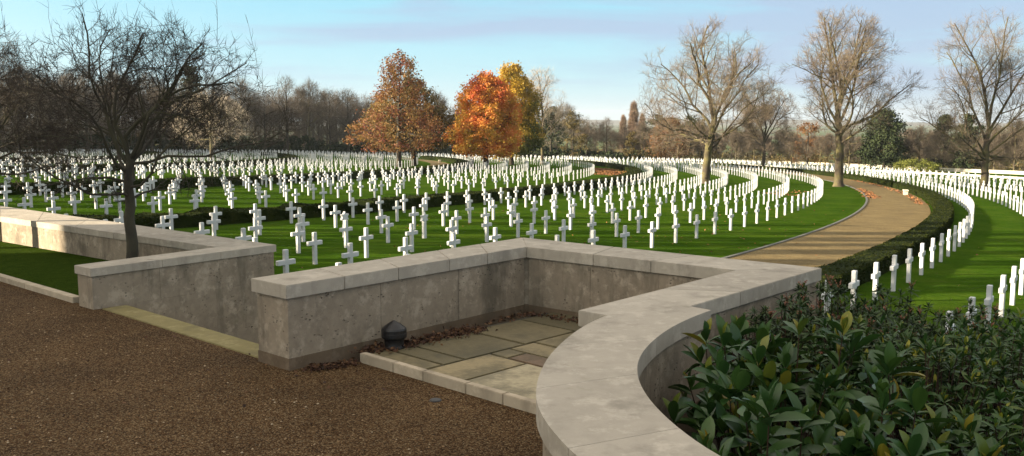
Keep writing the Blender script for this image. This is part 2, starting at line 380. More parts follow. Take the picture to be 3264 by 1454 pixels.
# corner stones are mitred: each run ends on the diagonal between inner and outer corner
stones(mb, A0i, A0o, A1i, A1o, 5, TOP-.15, TOP)
stones(mb, A1i, A1o, A2i, A2o, 3, TOP-.15, TOP)
stones(mb, A2i, A2o, A3i, A3o, 2, TOP-.15, TOP)
cop = rel(mb.build('coping', M['coping'], bevel=.006), e)
mb = MB()
for q in ((A0i,A0o,A1i,A1o),(A1i,A1o,A2i,A2o),(A2i,A2o,A3i,A3o)):
    A,B,C,D = [np.array(p) for p in q]
    L = np.linalg.norm(C-A); n = max(2, round(L/1.25))
    I = [np.array(p) for p in inset(*q, .045)]
    # body between I0(inner start) I1(outer start) I2(outer end) I3(inner end); run on to the diagonal at corners
    a, b, d, c = I[0], I[1], I[2], I[3]
    for i in range(n):
        t0, t1 = i/n+(.0025/L if i else 0), (i+1)/n-(.0025/L if i < n-1 else 0)
        mb.prism([tuple(a+(c-a)*t0), tuple(b+(d-b)*t0), tuple(b+(d-b)*t1), tuple(a+(c-a)*t1)], .13, TOP-.151, RR.uniform(.2,.8))
# close the mitres
for (i_, o_) in ((A1i,A1o),(A2i,A2o)):
    i_, o_ = np.array(i_), np.array(o_); dd = (o_-i_)/np.linalg.norm(o_-i_); pp = np.array((-dd[1],dd[0]))
    mb.prism([tuple(i_+dd*.066+pp*.09), tuple(i_+dd*.066-pp*.09), tuple(o_-dd*.066-pp*.09), tuple(o_-dd*.066+pp*.09)], .13, TOP-.152, .5)
body = rel(mb.build('wall_face', M['wall']), e)
mb = MB()
for q in ((A0i,A0o,A1i,A1o),(A1i,A1o,A2i,A2o),(A2i,A2o,A3i,A3o)):
    mb.prism(inset(*q, .038), -2.6, .128, RR.uniform(.3,.7))
for (i_, o_) in ((A1i,A1o),(A2i,A2o)):
    i_, o_ = np.array(i_), np.array(o_); dd = (o_-i_)/np.linalg.norm(o_-i_); pp = np.array((-dd[1],dd[0]))
    mb.prism([tuple(i_+dd*.052+pp*.11), tuple(i_+dd*.052-pp*.11), tuple(o_-dd*.06-pp*.11), tuple(o_-dd*.06+pp*.11)], -2.6, .127, .5)
pl_ = rel(mb.build('plinth', M['plinth']), e)
tag(e, 'weathered limestone wall enclosing the paved alcove with a broad pale flat coping', 'stone wall')
BVH_OBJS += [cop, body, pl_]
# curved wall
inn = [(.84,8.14),(.67,7.84),(.52,7.5),(.37,7.06),(.26,6.64),(.19,6.22),(.16,5.89),(.155,5.6),(.185,5.3),(.245,5.0),(.34,4.67),(.50,4.3),(.72,3.9),(1.0,3.5),(1.35,3.1),(1.8,2.7)]
out = [(1.84,8.39),(1.6,8.07),(1.36,7.69),(1.17,7.31),(1.02,6.93),(.92,6.57),(.87,6.24),(.855,5.93),(.87,5.62),(.91,5.32),(.98,5.0),(1.09,4.67),(1.27,4.33),(1.52,3.98),(1.85,3.63),(2.3,3.3)]
def smooth_curve(P, k=3):
    P = np.array(P); Q = []
    for i in range(len(P)-1):
        p0 = P[max(i-1,0)]; p1 = P[i]; p2 = P[i+1]; p3 = P[min(i+2,len(P)-1)]
        for j in range(k):
            t = j/k; Q.append(.5*((2*p1)+(p2-p0)*t+(2*p0-5*p1+4*p2-p3)*t*t+(3*p1-p0-3*p2+p3)*t**3))
    Q.append(P[-1]); return np.array(Q)
I2, O2 = smooth_curve(inn), smooth_curve(out)
e = empty('curved_wall', (.5, 5.6, 0))
mb = MB(); mbw = MB(); mbp = MB()
cuts = [0, 9, 18, 29, 38, len(I2)-1]
def strip(mb, I, O, z0, z1, t, extra=None):
    poly = [tuple(p) for p in I]+[tuple(p) for p in O[::-1]]
    if extra: poly = poly+extra
    mb.prism(poly, z0, z1, t)
for j in range(len(cuts)-1):
    a, b = cuts[j], cuts[j+1]
    Is, Os = I2[a:b+1].copy(), O2[a:b+1].copy()
    if j: Is[0] += (Is[1]-Is[0])/np.linalg.norm(Is[1]-Is[0])*.005; Os[0] += (Os[1]-Os[0])/np.linalg.norm(Os[1]-Os[0])*.005
    ex = [(1.62,8.63)] if j == 0 else None
    strip(mb, Is, Os, TOP-.147, TOP+.003, (.45,.55,.4,.62,.5)[j], ex)
    k = .05; D_ = Os-Is; D_ = D_/np.linalg.norm(D_,axis=1)[:,None]
    strip(mbw, Is+D_*k, Os-D_*k, .12, TOP-.148, RR.uniform(.3,.7)); strip(mbp, Is+D_*(k-.008), Os-D_*(k-.008), -2.4, .119, .5)
cop2 = rel(mb.build('coping', M['coping']), e); b2 = rel(mbw.build('wall_face', M['wall']), e); p2 = rel(mbp.build('plinth', M['plinth']), e)
tag(e, 'S-curved low stone wall with a wide smooth grey coping beside the evergreen shrubs', 'stone wall')
BVH_OBJS += [cop2, b2]
# left wall beyond the steps
LT = .60
e = empty('left_wall', (-5., 14.2, 0)); e.name = 'bed_wall'
L0o, L0i = (-5.96,12.90), (-6.34,13.22)
L1o, L1i = (-3.97,15.42), (-4.88,15.13)
L2o, L2i = (-12.5,22.47), (-11.12,19.96)
L3o, L3i = (-26.,33.7), (-24.8,30.7)
mb = MB()
stones(mb, L0i, L0o, L1i, L1o, 3, LT-.12, LT); stones(mb, L1i, L1o, L2i, L2o, 5, LT-.12, LT); stones(mb, L2i, L2o, L3i, L3o, 8, LT-.12, LT)
c3 = rel(mb.build('coping', M['coping'], bevel=.005), e)
mb = MB(); mp = MB()
for q, n in (((L0i,L0o,L1i,L1o),3),((L1i,L1o,L2i,L2o),7),((L2i,L2o,L3i,L3o),12)):
    I = [np.array(p) for p in inset(*q, .03)]; a,b,d,c = I
    L = np.linalg.norm(c-a)
    for i in range(n):
        t0, t1 = i/n+(.0025/L if i else 0), (i+1)/n-(.0025/L if i < n-1 else 0)
        mb.prism([tuple(a+(c-a)*t0), tuple(b+(d-b)*t0), tuple(b+(d-b)*t1), tuple(a+(c-a)*t1)], .0, LT-.121, RR.uniform(.2,.8))
    I = [np.array(p) for p in inset(*q, .02)]; a,b,d,c = I
    mp.prism([tuple(p) for p in (a,b,d,c)], -2.8, -.002, RR.uniform(.5,.9))
for (i_, o_) in ((L1i,L1o),(L2i,L2o)):
    i_, o_ = np.array(i_), np.array(o_); dd = (o_-i_)/np.linalg.norm(o_-i_); pp = np.array((-dd[1],dd[0]))
    mb.prism([tuple(i_+dd*.05+pp*.06), tuple(i_+dd*.05-pp*.06), tuple(o_-dd*.05-pp*.06), tuple(o_-dd*.05+pp*.06)], -.001, LT-.122, .5)
b3 = rel(mb.build('wall_face', M['wall']), e); p3 = rel(mp.build('lower_course', M['wall']), e)
tag(e, 'low limestone wall around the grass bed under the two leafless hawthorns', 'stone wall')
BVH_OBJS += [c3, b3, p3]

# steps between the two walls
e = empty('stone_steps', (-4.3, 11.8, 0))
mb = MB()
S0, S1 = np.array((-5.86,12.98)), np.array((-2.78,10.16))
nrm = np.array((.675,.738))
mb.prism([tuple(S0), tuple(S1), tuple(S1+nrm*.36), tuple(S0+nrm*.36)], -.2, .012, .6)
rel(mb.build('top_tread', M['nosing'], bevel=.008), e)
mb = MB()
for i in range(10):
    o0 = nrm*(.36+.34*i+.004)
    a, b = S0+o0, S1+o0
    mb.prism([tuple(a), tuple(b), tuple(b+nrm*.34), tuple(a+nrm*.34)], -2.9, -.17*(i+1), RR.uniform(.2,.8))
rel(mb.build('flight', M['nosing']), e)
tag(e, 'flight of stone steps dropping from the gravel to the lawn between two walls', 'steps')

# kerbs
def kerb(name, P0, P1, wd, z0, z1, n, label):
    mb = MB(); P0, P1 = np.array(P0), np.array(P1); d = (P1-P0)/np.linalg.norm(P1-P0); nn = np.array((-d[1],d[0]))
    if nn[1] < 0: nn = -nn
    cut = [0]+[(i+RR.uniform(-.2,.2))/n for i in range(1,n)]+[1]; L = np.linalg.norm(P1-P0)
    for i in range(n):
        a = P0+d*L*(cut[i]+(.004/L if i else 0)); b = P0+d*L*(cut[i+1]-.004/L)
        mb.prism([tuple(a),tuple(b),tuple(b+nn*wd),tuple(a+nn*wd)], z0, z1, RR.uniform(.1,.9))
    return tag(mb.build(name, M['kerb'], bevel=.006), label, 'kerb')
kerb('stone_kerb', (-1.70,10.08), (.34,8.13), .085, -.1, .105, 5, 'short pale stone kerb along the open front of the paved alcove')
kerb('stone_kerb', (-24.5,29.35), (-6.48,13.42), .13, -.1, .085, 16, 'long pale stone kerb between brown gravel and the hawthorn grass bed')

# paved alcove: slabs in a frame set by the alcove (u along the kerb, v towards the back wall)
K0 = np.array((-1.64,10.14)); ku = np.array((.716,-.698)); kv = np.array((.698,.716))
def kp(u, v): return tuple(K0+ku*u+kv*v)
mb = MB(); mb.prism([kp(-.1,0),kp(3.2,0),kp(3.2,3.4),kp(-.1,3.4)], -.3, .062)
mb2 = MB()
slabs = [(.0,.32,.95,.62,.18),(.97,.0,1.55,.98,.42),(.0,0,.95,.30,.3),(1.57,.0,2.75,.98,.95),(0,.64,.95,1.58,.2),(.97,1.0,1.24,1.3,.3),(1.26,1.0,2.2,1.3,.62),
 (2.22,1.0,2.8,1.6,.5),(.97,1.32,1.62,1.72,.36),(1.64,1.32,2.5,1.9,.55),(0,1.6,.95,2.5,.24),(.97,1.74,1.62,2.5,.3),(1.64,1.92,2.5,2.6,.4),(0,2.52,1.2,3.3,.1),(1.22,2.52,2.1,3.3,.16),(2.12,2.62,2.9,3.3,.3)]
for (u0,v0,u1,v1,t) in slabs:
    g = .008; mb2.prism([kp(u0+g,v0+g),kp(u1-g,v0+g),kp(u1-g,v1-g),kp(u0+g,v1-g)], .0, .078+RR.uniform(-.003,.003), t)
pv = mb2.build('paving', M['slab'], bevel=.005); tag(pv, kind='structure')
tag(mb.build('paving_bed', M['joint']), kind='structure')
# leaf litter
def litter(name, pts, spread, n, mtl, size, zf, label):
    P = []
    for i in range(n):
        a, b = RR.choice(list(zip(pts[:-1], pts[1:]))); t = RR.random()
        x = a[0]+(b[0]-a[0])*t+RR.gauss(0,spread); y = a[1]+(b[1]-a[1])*t+RR.gauss(0,spread)
        P.append((x, y, zf(x,y)+abs(RR.gauss(.012,.014))))
    V, F = leaf_quads(np.array(P), size, NR, .75, .7)
    return tag(fast_mesh(name, V, F, mtl, None, np.repeat(NR.random(n),4)), label, 'leaf litter', kind='stuff')
litter('fallen_leaves', [(-1.66,10.22),(-1.2,10.62),(-.75,11.05),(-.45,11.4)], .09, 1100, M['litter'], .05, lambda x,y:.08, 'drift of fallen brown leaves along the inner alcove wall')
litter('fallen_leaves', [(-.3,11.7),(.22,12.3),(.8,11.85),(1.3,11.4)], .05, 350, M['litter'], .045, lambda x,y:.08, 'brown leaves gathered in the far corner of the alcove')
litter('fallen_leaves', [(-2.2,9.75),(-1.78,10.02)], .06, 350, M['litter'], .045, lambda x,y:.0, 'brown leaves on the gravel at the kerb end beside the wall')
litter('fallen_leaves', [polar(204.9,-20.2),polar(204.9,-18.6),polar(204.8,-17.),polar(204.8,-15.)], .3, 420, M['litter_red'], .16, lambda x,y:gz(x,y)+.02, 'red leaves blown along the lawn edge of the path')
litter('fallen_leaves', [polar(208.2,-22.),polar(208.2,-18.),polar(208.2,-12.),polar(208.2,-8.)], .22, 600, M['litter_red'], .15, lambda x,y:gz(x,y)+.02, 'red and orange leaves lying along the foot of the path hedge')
litter('fallen_leaves', [polar(178,-8.),polar(177.8,-3.),polar(177.6,2.)], 1.3, 2500, M['litter_red'], .22, gz, 'orange leaves strewn on the grass strip inside the middle hedge')
litter('fallen_leaves', [polar(199.3,-20.),polar(196.8,-19.5),polar(199.5,-17.5)], .5, 180, M['litter_red'], .16, gz, 'orange leaves between the cross rows near the path bend')
litter('fallen_leaves', [(-8,34),(2,38),(10,42),(20,60),(4,50),(-6,44),(16,33),(14,26)], 4., 260, M['litter_red'], .09, gz, 'scattered single leaves dotted over the near lawn')
litter('fallen_leaves', [(-2.6,8),(-.6,8.2),(-4.5,10.5),(-6,9)], 1.2, 60, M['litter'], .05, lambda x,y:.0, 'few stray leaves lying on the terrace gravel')

# loose stones lying on the terrace gravel
ng = 9000; gp = NR.random((ng,2))*np.array((11.,9.))+np.array((-9.5,4.2)); keep = []
for i,(x,y) in enumerate(gp):
    if (x+2.4)*.698+(y-9.4)*.716 < -.12 and x < .05 and (x+6.2)*.675+(y-13.2)*.738 < -.35: keep.append(i)
gp = gp[keep]; r_ = NR.uniform(.006,.015,len(gp)); oc = np.array([(1,0,0),(0,1,0),(-1,0,0),(0,-1,0),(0,0,.7),(0,0,-.5)])
V = (oc[None]*r_[:,None,None]*NR.uniform(.7,1.3,(len(gp),6,1)))+np.concatenate([gp, r_[:,None]*.35],1)[:,None]
k = np.arange(len(gp))[:,None]*6; F = np.concatenate([k+np.array([q]) for q in ((0,1,4),(1,2,4),(2,3,4),(3,0,4))])
M['pebble'] = m_tint('loose_pebbles', [(0,(.06,.032,.017)),(.5,(.14,.08,.04)),(.85,(.24,.16,.09)),(1,(.38,.31,.22))], .9, .1)
tag(fast_mesh('loose_gravel', V.reshape(-1,3), F, M['pebble'], None, np.repeat(NR.random(len(gp)),6)), 'loose brown and buff pebbles over the terrace gravel', 'gravel', kind='stuff')

# black floodlight in the alcove
def lathe(mb, prof, n=24, c=(0,0,0), tint=None):
    V = []; F = []
    for r, z in prof:
        for k in range(n): V.append((c[0]+r*cos(2*pi*k/n), c[1]+r*sin(2*pi*k/n), c[2]+z))
    for i in range(len(prof)-1):
        for k in range(n): F.append((i*n+k, i*n+(k+1)%n, (i+1)*n+(k+1)%n, (i+1)*n+k))
    mb.add(V, F, tint)
e = empty('floodlight', (-1.36,10.44,.07)); e.scale = (1.14,1.14,1.1)
mb = MB(); lathe(mb, [(.0,.0),(.105,.0),(.105,.02),(.098,.03),(.102,.10),(.105,.105),(.0,.105)]); mb.build('base', M['black'], e, True)
mb = MB(); lathe(mb, [(.0,.107),(.112,.107),(.124,.12),(.128,.135),(.127,.205),(.12,.222),(.07,.262),(.012,.298),(.0,.30)]); lh = mb.build('lamp_head', M['black'], e)
mb = MB(); lathe(mb, [(.124,.16),(.129,.162),(.129,.170),(.124,.172)]); mb.build('rim', M['black'], lh, True)
tag(e, 'squat black floodlight with a peaked cap standing among leaves by the alcove wall', 'floodlight')
mb = MB(); lathe(mb, [(.0,.012),(.05,.012),(.06,.004),(.06,-.02)], 16, (-.74,8.67,0))
tag(mb.build('ground_light', M['black']), 'small round dark fitting sunk in the gravel in front of the kerb', 'ground light')

# ------------------------------------------------------------------ headstones
def cross_mesh():
    h, s, t = 1.02, .066, .055; a0, a1, sp_ = .61, .745, .295
    P = [(-s,-.12),(s,-.12),(s,a0),(sp_,a0),(sp_,a1),(s,a1),(s,h),(-s,h),(-s,a1),(-sp_,a1),(-sp_,a0),(-s,a0)]
    return plate(P, t, 'marble_cross')
def plate(P, t, name, bev=.012):
    bm = bmesh.new()
    f = bm.faces.new([bm.verts.new((x,-t,z)) for x, z in P])
    r = bmesh.ops.extrude_face_region(bm, geom=[f]); vs = [v for v in r['geom'] if isinstance(v, bmesh.types.BMVert)]
    bmesh.ops.translate(bm, verts=vs, vec=(0,2*t,0))
    bmesh.ops.recalc_face_normals(bm, faces=bm.faces[:])
    bmesh.ops.bevel(bm, geom=bm.edges[:], offset=bev, segments=1, affect='EDGES', clamp_overlap=True)
    me = bpy.data.meshes.new(name); bm.to_mesh(me); bm.free(); me.materials.append(M['marble']); return me
def star_mesh():
    R, r = .235, .136; zc = .83
    P = [(sin(pi/6*k)*(R if k % 2 == 0 else r), zc+cos(pi/6*k)*(R if k % 2 == 0 else r)) for k in range(12)]
    st = [(x,z) for x,z in P]
    # open the star at its lowest point for the shaft
    idx = 6
    lo = [( -.075 if True else 0, zc-.2),]
    Q = st[:6]+[(.075, zc-.155),(.085,-.12),(-.085,-.12),(-.075, zc-.155)]+st[7:]
    return plate(Q, .0625, 'star_headstone', .010)
def cross_low():
    h, s, t = 1.02, .066, .055; a0, a1, sp_ = .61, .745, .295
    P = [(-s,-.05),(s,-.05),(s,a0),(sp_,a0),(sp_,a1),(s,a1),(s,h),(-s,h),(-s,a1),(-sp_,a1),(-sp_,a0),(-s,a0)]
    V = [(x,-t,z) for x,z in P]+[(x,t,z) for x,z in P]; n = 12
    F = [(i,(i+1)%n,n+(i+1)%n,n+i) for i in range(n)]
    for o, rev in ((0,0),(n,1)):
        for q in ((0,1,2,11),(11,2,5,8),(2,3,4,5),(10,11,8,9),(8,5,6,7)):
            q = tuple(o+k for k in q); F.append(q if not rev else q[::-1])
    return np.array(V), F
CM, SM = cross_mesh(), star_mesh()
rows = []   # radius, anchor angle, spacing, phrase
OUT = [('row right beside the clipped path hedge'),('second row right of the path hedge'),('third row right of the path hedge'),('fourth row right of the path hedge'),('fifth row right of the path hedge'),('sixth row right of the path hedge')]
for i, r in enumerate((210.85,213.85,216.85,219.9,222.9,225.9)): rows.append((r, (-33.75,-34.42,-33.9,-33.6,-33.75,-33.4)[i], .567, OUT[i]))
ORD = ['first','second','third','fourth','fifth','sixth','seventh']
for i, r in enumerate((201.,198.05,195.05,192.,189.4,186.3,183.3)):
    rows.append((r, (.23,-32.0,-36.29,.21,-.13,-.24,-.19)[i], (.675,.668,.672,.68,.685,.68,.68)[i], ORD[i]+' row left of the gravel path'))
for i, r in enumerate((175.6,172.4,169.2,166.0,162.8,159.8,157.3)):
    rows.append((r, (-.05,-.16,.08,-.35,-27.0,-.41,-25.94)[i], (.835,.83,.83,.835,.83,.825,.83)[i], ORD[i]+' row behind the low dark hedge'))
for b, (r0, st) in enumerate(((148,3.0),(122.9,3.05),(97.,3.),(73.,3.))):
    for i in range(7): rows.append((r0-st*i, -25+.31*i*(b+1), .9+.18*b, 'row far back'))
AZT = [(-34,200),(-29,207),(-14,250),(0,235),(12,232),(17,203),(20,180),(22,170),(25,160),(29,147),(34,135)]
def maxd(az):
    for (a,d),(b,e_) in zip(AZT[:-1],AZT[1:]):
        if az <= b: return d+(e_-d)*max(0,(az-a))/(b-a)
    return AZT[-1][1]
def left_of_walls(x, y):      # keep headstones on the lawn, beyond the terrace walls
    if x < -3: return (x+3.97)*.634+(y-15.42)*.773 > 1.6
    return (y > 15.2) and not (x < 9 and y < 17.2 and False)
wv, wf = [], []
for o in BVH_OBJS:
    me = o.data; off = len(wv); mw = o.matrix_world if o.parent is None else Matrix.Identity(4)
    wv += [v.co.copy() for v in me.vertices]; wf += [tuple(off+i for i in p.vertices) for p in me.polygons]
bvh = BVHTree.FromPolygons(wv, wf)
CAMV = Vector((0,0,CAMZ))
def seen(P):
    d = Vector(P)-CAMV; hit = bvh.ray_cast(CAMV, d.normalized(), d.length-.02); return hit[0] is None
stones_all = []
for ri, (r, a0, da, ph) in enumerate(rows):
    k0 = int((-62-a0)/da); k1 = int((48-a0)/da)
    for k in range(k0, k1):
        a = a0+da*k; x, y = polar(r+(1.2*max(0,(-30-a)/5) if r < 180 else .4*min(1.2,max(0,(-30-a)/4)) if r < 193 else 0), a)
        if y < 14 or not left_of_walls(x, y): continue
        az = degrees(atan2(x, y)); d = hypot(x, y)
        if abs(az) > 31.5 or d > maxd(az): continue
        if ri >= 6 and ri < 13 and -35.9 > a and False: continue
        x2 = x+NR.normal(0,.015); y2 = y+NR.normal(0,.015)
        z = gz(x, y); px, py, _ = project((x,y,z+1.0))
        vis = (-15 < px < 2591 and py < 1140) and (seen((x,y,z+1.0)) or seen((x,y,z+.7)))
        stones_all.append(dict(r=r, ri=ri, a=a, x=x, y=y, z=z, d=d, vis=vis, inv=-15<px<2591))
vis = sorted([s for s in stones_all if s['vis']], key=lambda s: s['d'])
near = vis[:300]
near_ids = {id(s) for s in near}
num1 = ['','first','second','third','fourth','fifth','sixth','seventh','eighth','ninth','tenth','eleventh','twelfth','thirteenth','fourteenth','fifteenth','sixteenth','seventeenth','eighteenth','nineteenth']
tens = {20:'twent',30:'thirt',40:'fort',50:'fift',60:'sixt',70:'sevent',80:'eight',90:'ninet'}
def ordinal(n):
    if n < 20: return num1[n]
    if n >= 100: return 'hundred-and-'+ordinal(n-100) if n > 100 else 'hundredth'
    t, u = n//10*10, n % 10
    return tens[t]+('ieth' if u == 0 else 'y-'+num1[u])
stars = {(189.4,-34.4),(192.,-33.76),(192.,-29.1),(162.8,-27.0)}
star_ids = set()
for (r, a) in sorted(stars):
    if not any(s['r'] == r and abs(s['a']-a) < .6 for s in near): continue
    c = min((s for s in near if s['r'] == r), key=lambda s: abs(s['a']-a)); star_ids.add(id(c))
rank = {}
for s in sorted(vis, key=lambda s: (s['ri'], s['a'])):
    rank.setdefault(s['ri'], 0); rank[s['ri']] += 1; s['rank'] = rank[s['ri']]
for s in near:
    star = id(s) in star_ids
    o = bpy.data.objects.new('star_headstone' if star else 'marble_cross', SM if star else CM); link(o)
    o.location = (s['x'], s['y'], s['z']); n = atan2(s['y']-CY, s['x']-CX); o.rotation_euler = (0, 0, n-pi/2+RR.gauss(0,.008))
    what = 'white marble Star of David headstone' if star else 'white marble cross'
    tag(o, f"{what}, {ordinal(s['rank'])} from the near end of {s['rowp']}" if 'rowp' in s else f"{what}, {ordinal(s['rank'])} from near end, {rows[s['ri']][3]}".replace('white marble Star','marble Star').replace('headstone, ','stone, '), 'headstone', 'marble headstones on the lawn')
# all the remaining headstones, too many to count
lv, lf = cross_low(); LV, LF = [], []; off = 0
for s in stones_all:
    if id(s) in near_ids or not s['inv']: continue
    n = atan2(s['y']-CY, s['x']-CX)-pi/2; ca, sa = cos(n), sin(n)
    V = lv.copy(); X = V[:,0]*ca-V[:,1]*sa+s['x']; Y = V[:,0]*sa+V[:,1]*ca+s['y']
    LV.append(np.stack([X,Y,V[:,2]+s['z']],1)); LF += [tuple(i+off for i in f) for f in lf]; off += len(V)
m = MB(); m.add(np.concatenate(LV), LF)
tag(m.build('distant_headstones', M['marble']), 'hundreds of far white marble crosses massed in curving rows towards the wood', 'headstones', kind='stuff')
print('headstones', len(stones_all), 'near', len(near), 'farthest near', near[-1]['d'])

# ------------------------------------------------------------------ hedges
def hedge(a0, a1, r0, r1, h, label, amp=.05, leaf=.09, dens=60, name='clipped_hedge', lump=0., seed=1):
    rng = np.random.default_rng(seed)
    L = radians(a1-a0)*(r0+r1)/2; n = max(6, int(L/.5)); V = []; F = []
    prof = [(0,0),(0,.5),(0,.92),(.08,1.),(.5,1.),(.92,1.),(1,.92),(1,.5),(1,0)]
    k = len(prof); ph = rng.uniform(0,6,6)
    for i in range(n+1):
        a = a0+(a1-a0)*i/n; s = L*i/n
        hh = h*(1+lump*(.5*sin(s*1.1+ph[0])+.5*sin(s*2.3+ph[1]))) 
        for (u, v) in prof:
            r = r0+(r1-r0)*u+ (lump*.35*sin(s*1.7+ph[2]) if lump else 0)
            x, y = polar(r, a); V.append((x+rng.normal(0,amp*.4), y+rng.normal(0,amp*.4), gz(x,y)-.05+v*hh+(rng.normal(0,amp*.5) if v > 0 else 0)))
    for i in range(n):
        for j in range(k-1): F.append((i*k+j, (i+1)*k+j, (i+1)*k+j+1, i*k+j+1))
    V = np.array(V); T = rng.uniform(.1,.4,len(V)); F = np.array(F)
    ends = [tuple(range(k)), tuple(n*k+j for j in range(k-1,-1,-1))]
    # leaves over the surface
    m = MB(); m.add(V, F.tolist()+ends, T)
    nl = int(dens*len(F)*.25)
    f = V[F[rng.integers(0,len(F),nl)]]; uu = rng.random((nl,1)); vv = rng.random((nl,1))
    P = (f[:,0]*(1-uu)+f[:,1]*uu)*(1-vv)+(f[:,3]*(1-uu)+f[:,2]*uu)*vv + rng.normal(0,.018,(nl,3))
    lvv, lff = leaf_quads(P, leaf, rng); m.quads(lvv.reshape(-1,4,3), rng.uniform(.1,1.,nl))
    return tag(m.build(name, M['hedge']), label, 'hedge', 'clipped hedges between the grave plots')
hedge(-38, -12.2, 208.8, 209.85, .56, 'long clipped hedge curving along the right side of the gravel path, nearest stretch', dens=130, leaf=.065, amp=.035, seed=2)
hedge(-11.9, 12, 208.8, 209.85, .58, 'farther half of the curving hedge beyond the gravel path, behind the bench', dens=40, leaf=.12, seed=3)
hedge(-38.5, -31.2, 180.7, 182.2, .62, 'lumpy dark hedge of rounded bushes behind the nearest crosses, left of centre', lump=.16, amp=.09, dens=110, leaf=.1, seed=4)
hedge(-31.1, -26.75, 180.6, 182.1, .68, 'straight dark clipped hedge ending at a gap among the crosses near the middle', dens=90, leaf=.1, seed=5)
hedge(-26.25, 14, 180.4, 181.9, .70, 'dark clipped hedge running right from the gap towards the path bend', dens=30, leaf=.14, seed=6)
hedge(-46, 22, 154.8, 156.5, .75, 'second long dark hedge across the middle of the cemetery lawn', dens=26, leaf=.16, seed=7)
hedge(-52, 32, 124.9, 126.6, .75, 'third dark hedge across the lawn, seen through the hawthorn branches', dens=20, leaf=.2, seed=8)
hedge(-58, 34, 100., 101.6, .75, 'farthest dark hedge crossing the bright grass at the left', dens=14, leaf=.22, seed=9)

# benches
def bench(x, y, rz, label, wd=.95):
    e = empty('stone_bench', (x, y, gz(x, y)), rz)
    mb = MB(); mb.box((0,0,.42), (wd,.42,.09)); mb.build('seat', M['whitewall'], e, bevel=.012)
    for sx in (-1,1):
        mb = MB(); mb.box((sx*wd*.32,0,.185), (.14,.34,.37)); mb.build('leg', M['whitewall'], e, bevel=.012)
    tag(e, label, 'bench', 'pale stone benches'); return e
x, y = polar(207.9,-17.9); bench(x, y, radians(-17.9)+pi/2, 'pale stone bench against the hedge on the nearer gravel path')
bench(-13.4, 171.5, radians(10.5)+pi/2, 'tiny far stone bench on the distant path between the red trees')
bench(72.6, 148.5, radians(105), 'far stone bench behind the right-hand crosses near the low white wall')

# low white walls at the right edge of the cemetery
def poly_wall(P, wd, h, label, name='boundary_wall', below=.4):
    e = empty(name, (P[0][0],P[0][1],gz(*P[0])))
    mb = MB(); mc = MB()
    for (a, b) in zip(P[:-1], P[1:]):
        a, b = np.array(a), np.array(b); d = (b-a)/np.linalg.norm(b-a); nn = np.array((-d[1],d[0]))*wd/2
        za, zb = gz(*a), gz(*b)
        def seg(m_, w_, l0, l1, t):
            q = [a-nn*w_, b-nn*w_, b+nn*w_, a+nn*w_]; z = [za,zb,zb,za]
            m_.add([(p[0],p[1],k+l0) for p,k in zip(q,z)]+[(p[0],p[1],k+l1) for p,k in zip(q,z)], [(0,3,2,1),(4,5,6,7),(0,1,5,4),(1,2,6,5),(2,3,7,6),(3,0,4,7)], t)
        seg(mb, .8, -below, h-.1, RR.uniform(.4,.6)); seg(mc, 1., h-.1+.002, h, RR.uniform(.4,.6))
    rel(mb.build('wall_face', M['portland']), e); rel(mc.build('coping', M['whitewall']), e)
    tag(e, label, 'wall'); return e
poly_wall([(40,205),(65.1,164.2),(69,153.4),(71.4,147),(74,133.5),(78,110)], .5, .28, 'low white stone edging wall just behind the right-hand crosses')
poly_wall([(30,262),(70,236),(78,196),(80.5,178),(88,163),(92,150),(96,130)], .6, .6, 'longer cream boundary wall beyond the grass strip at the right')

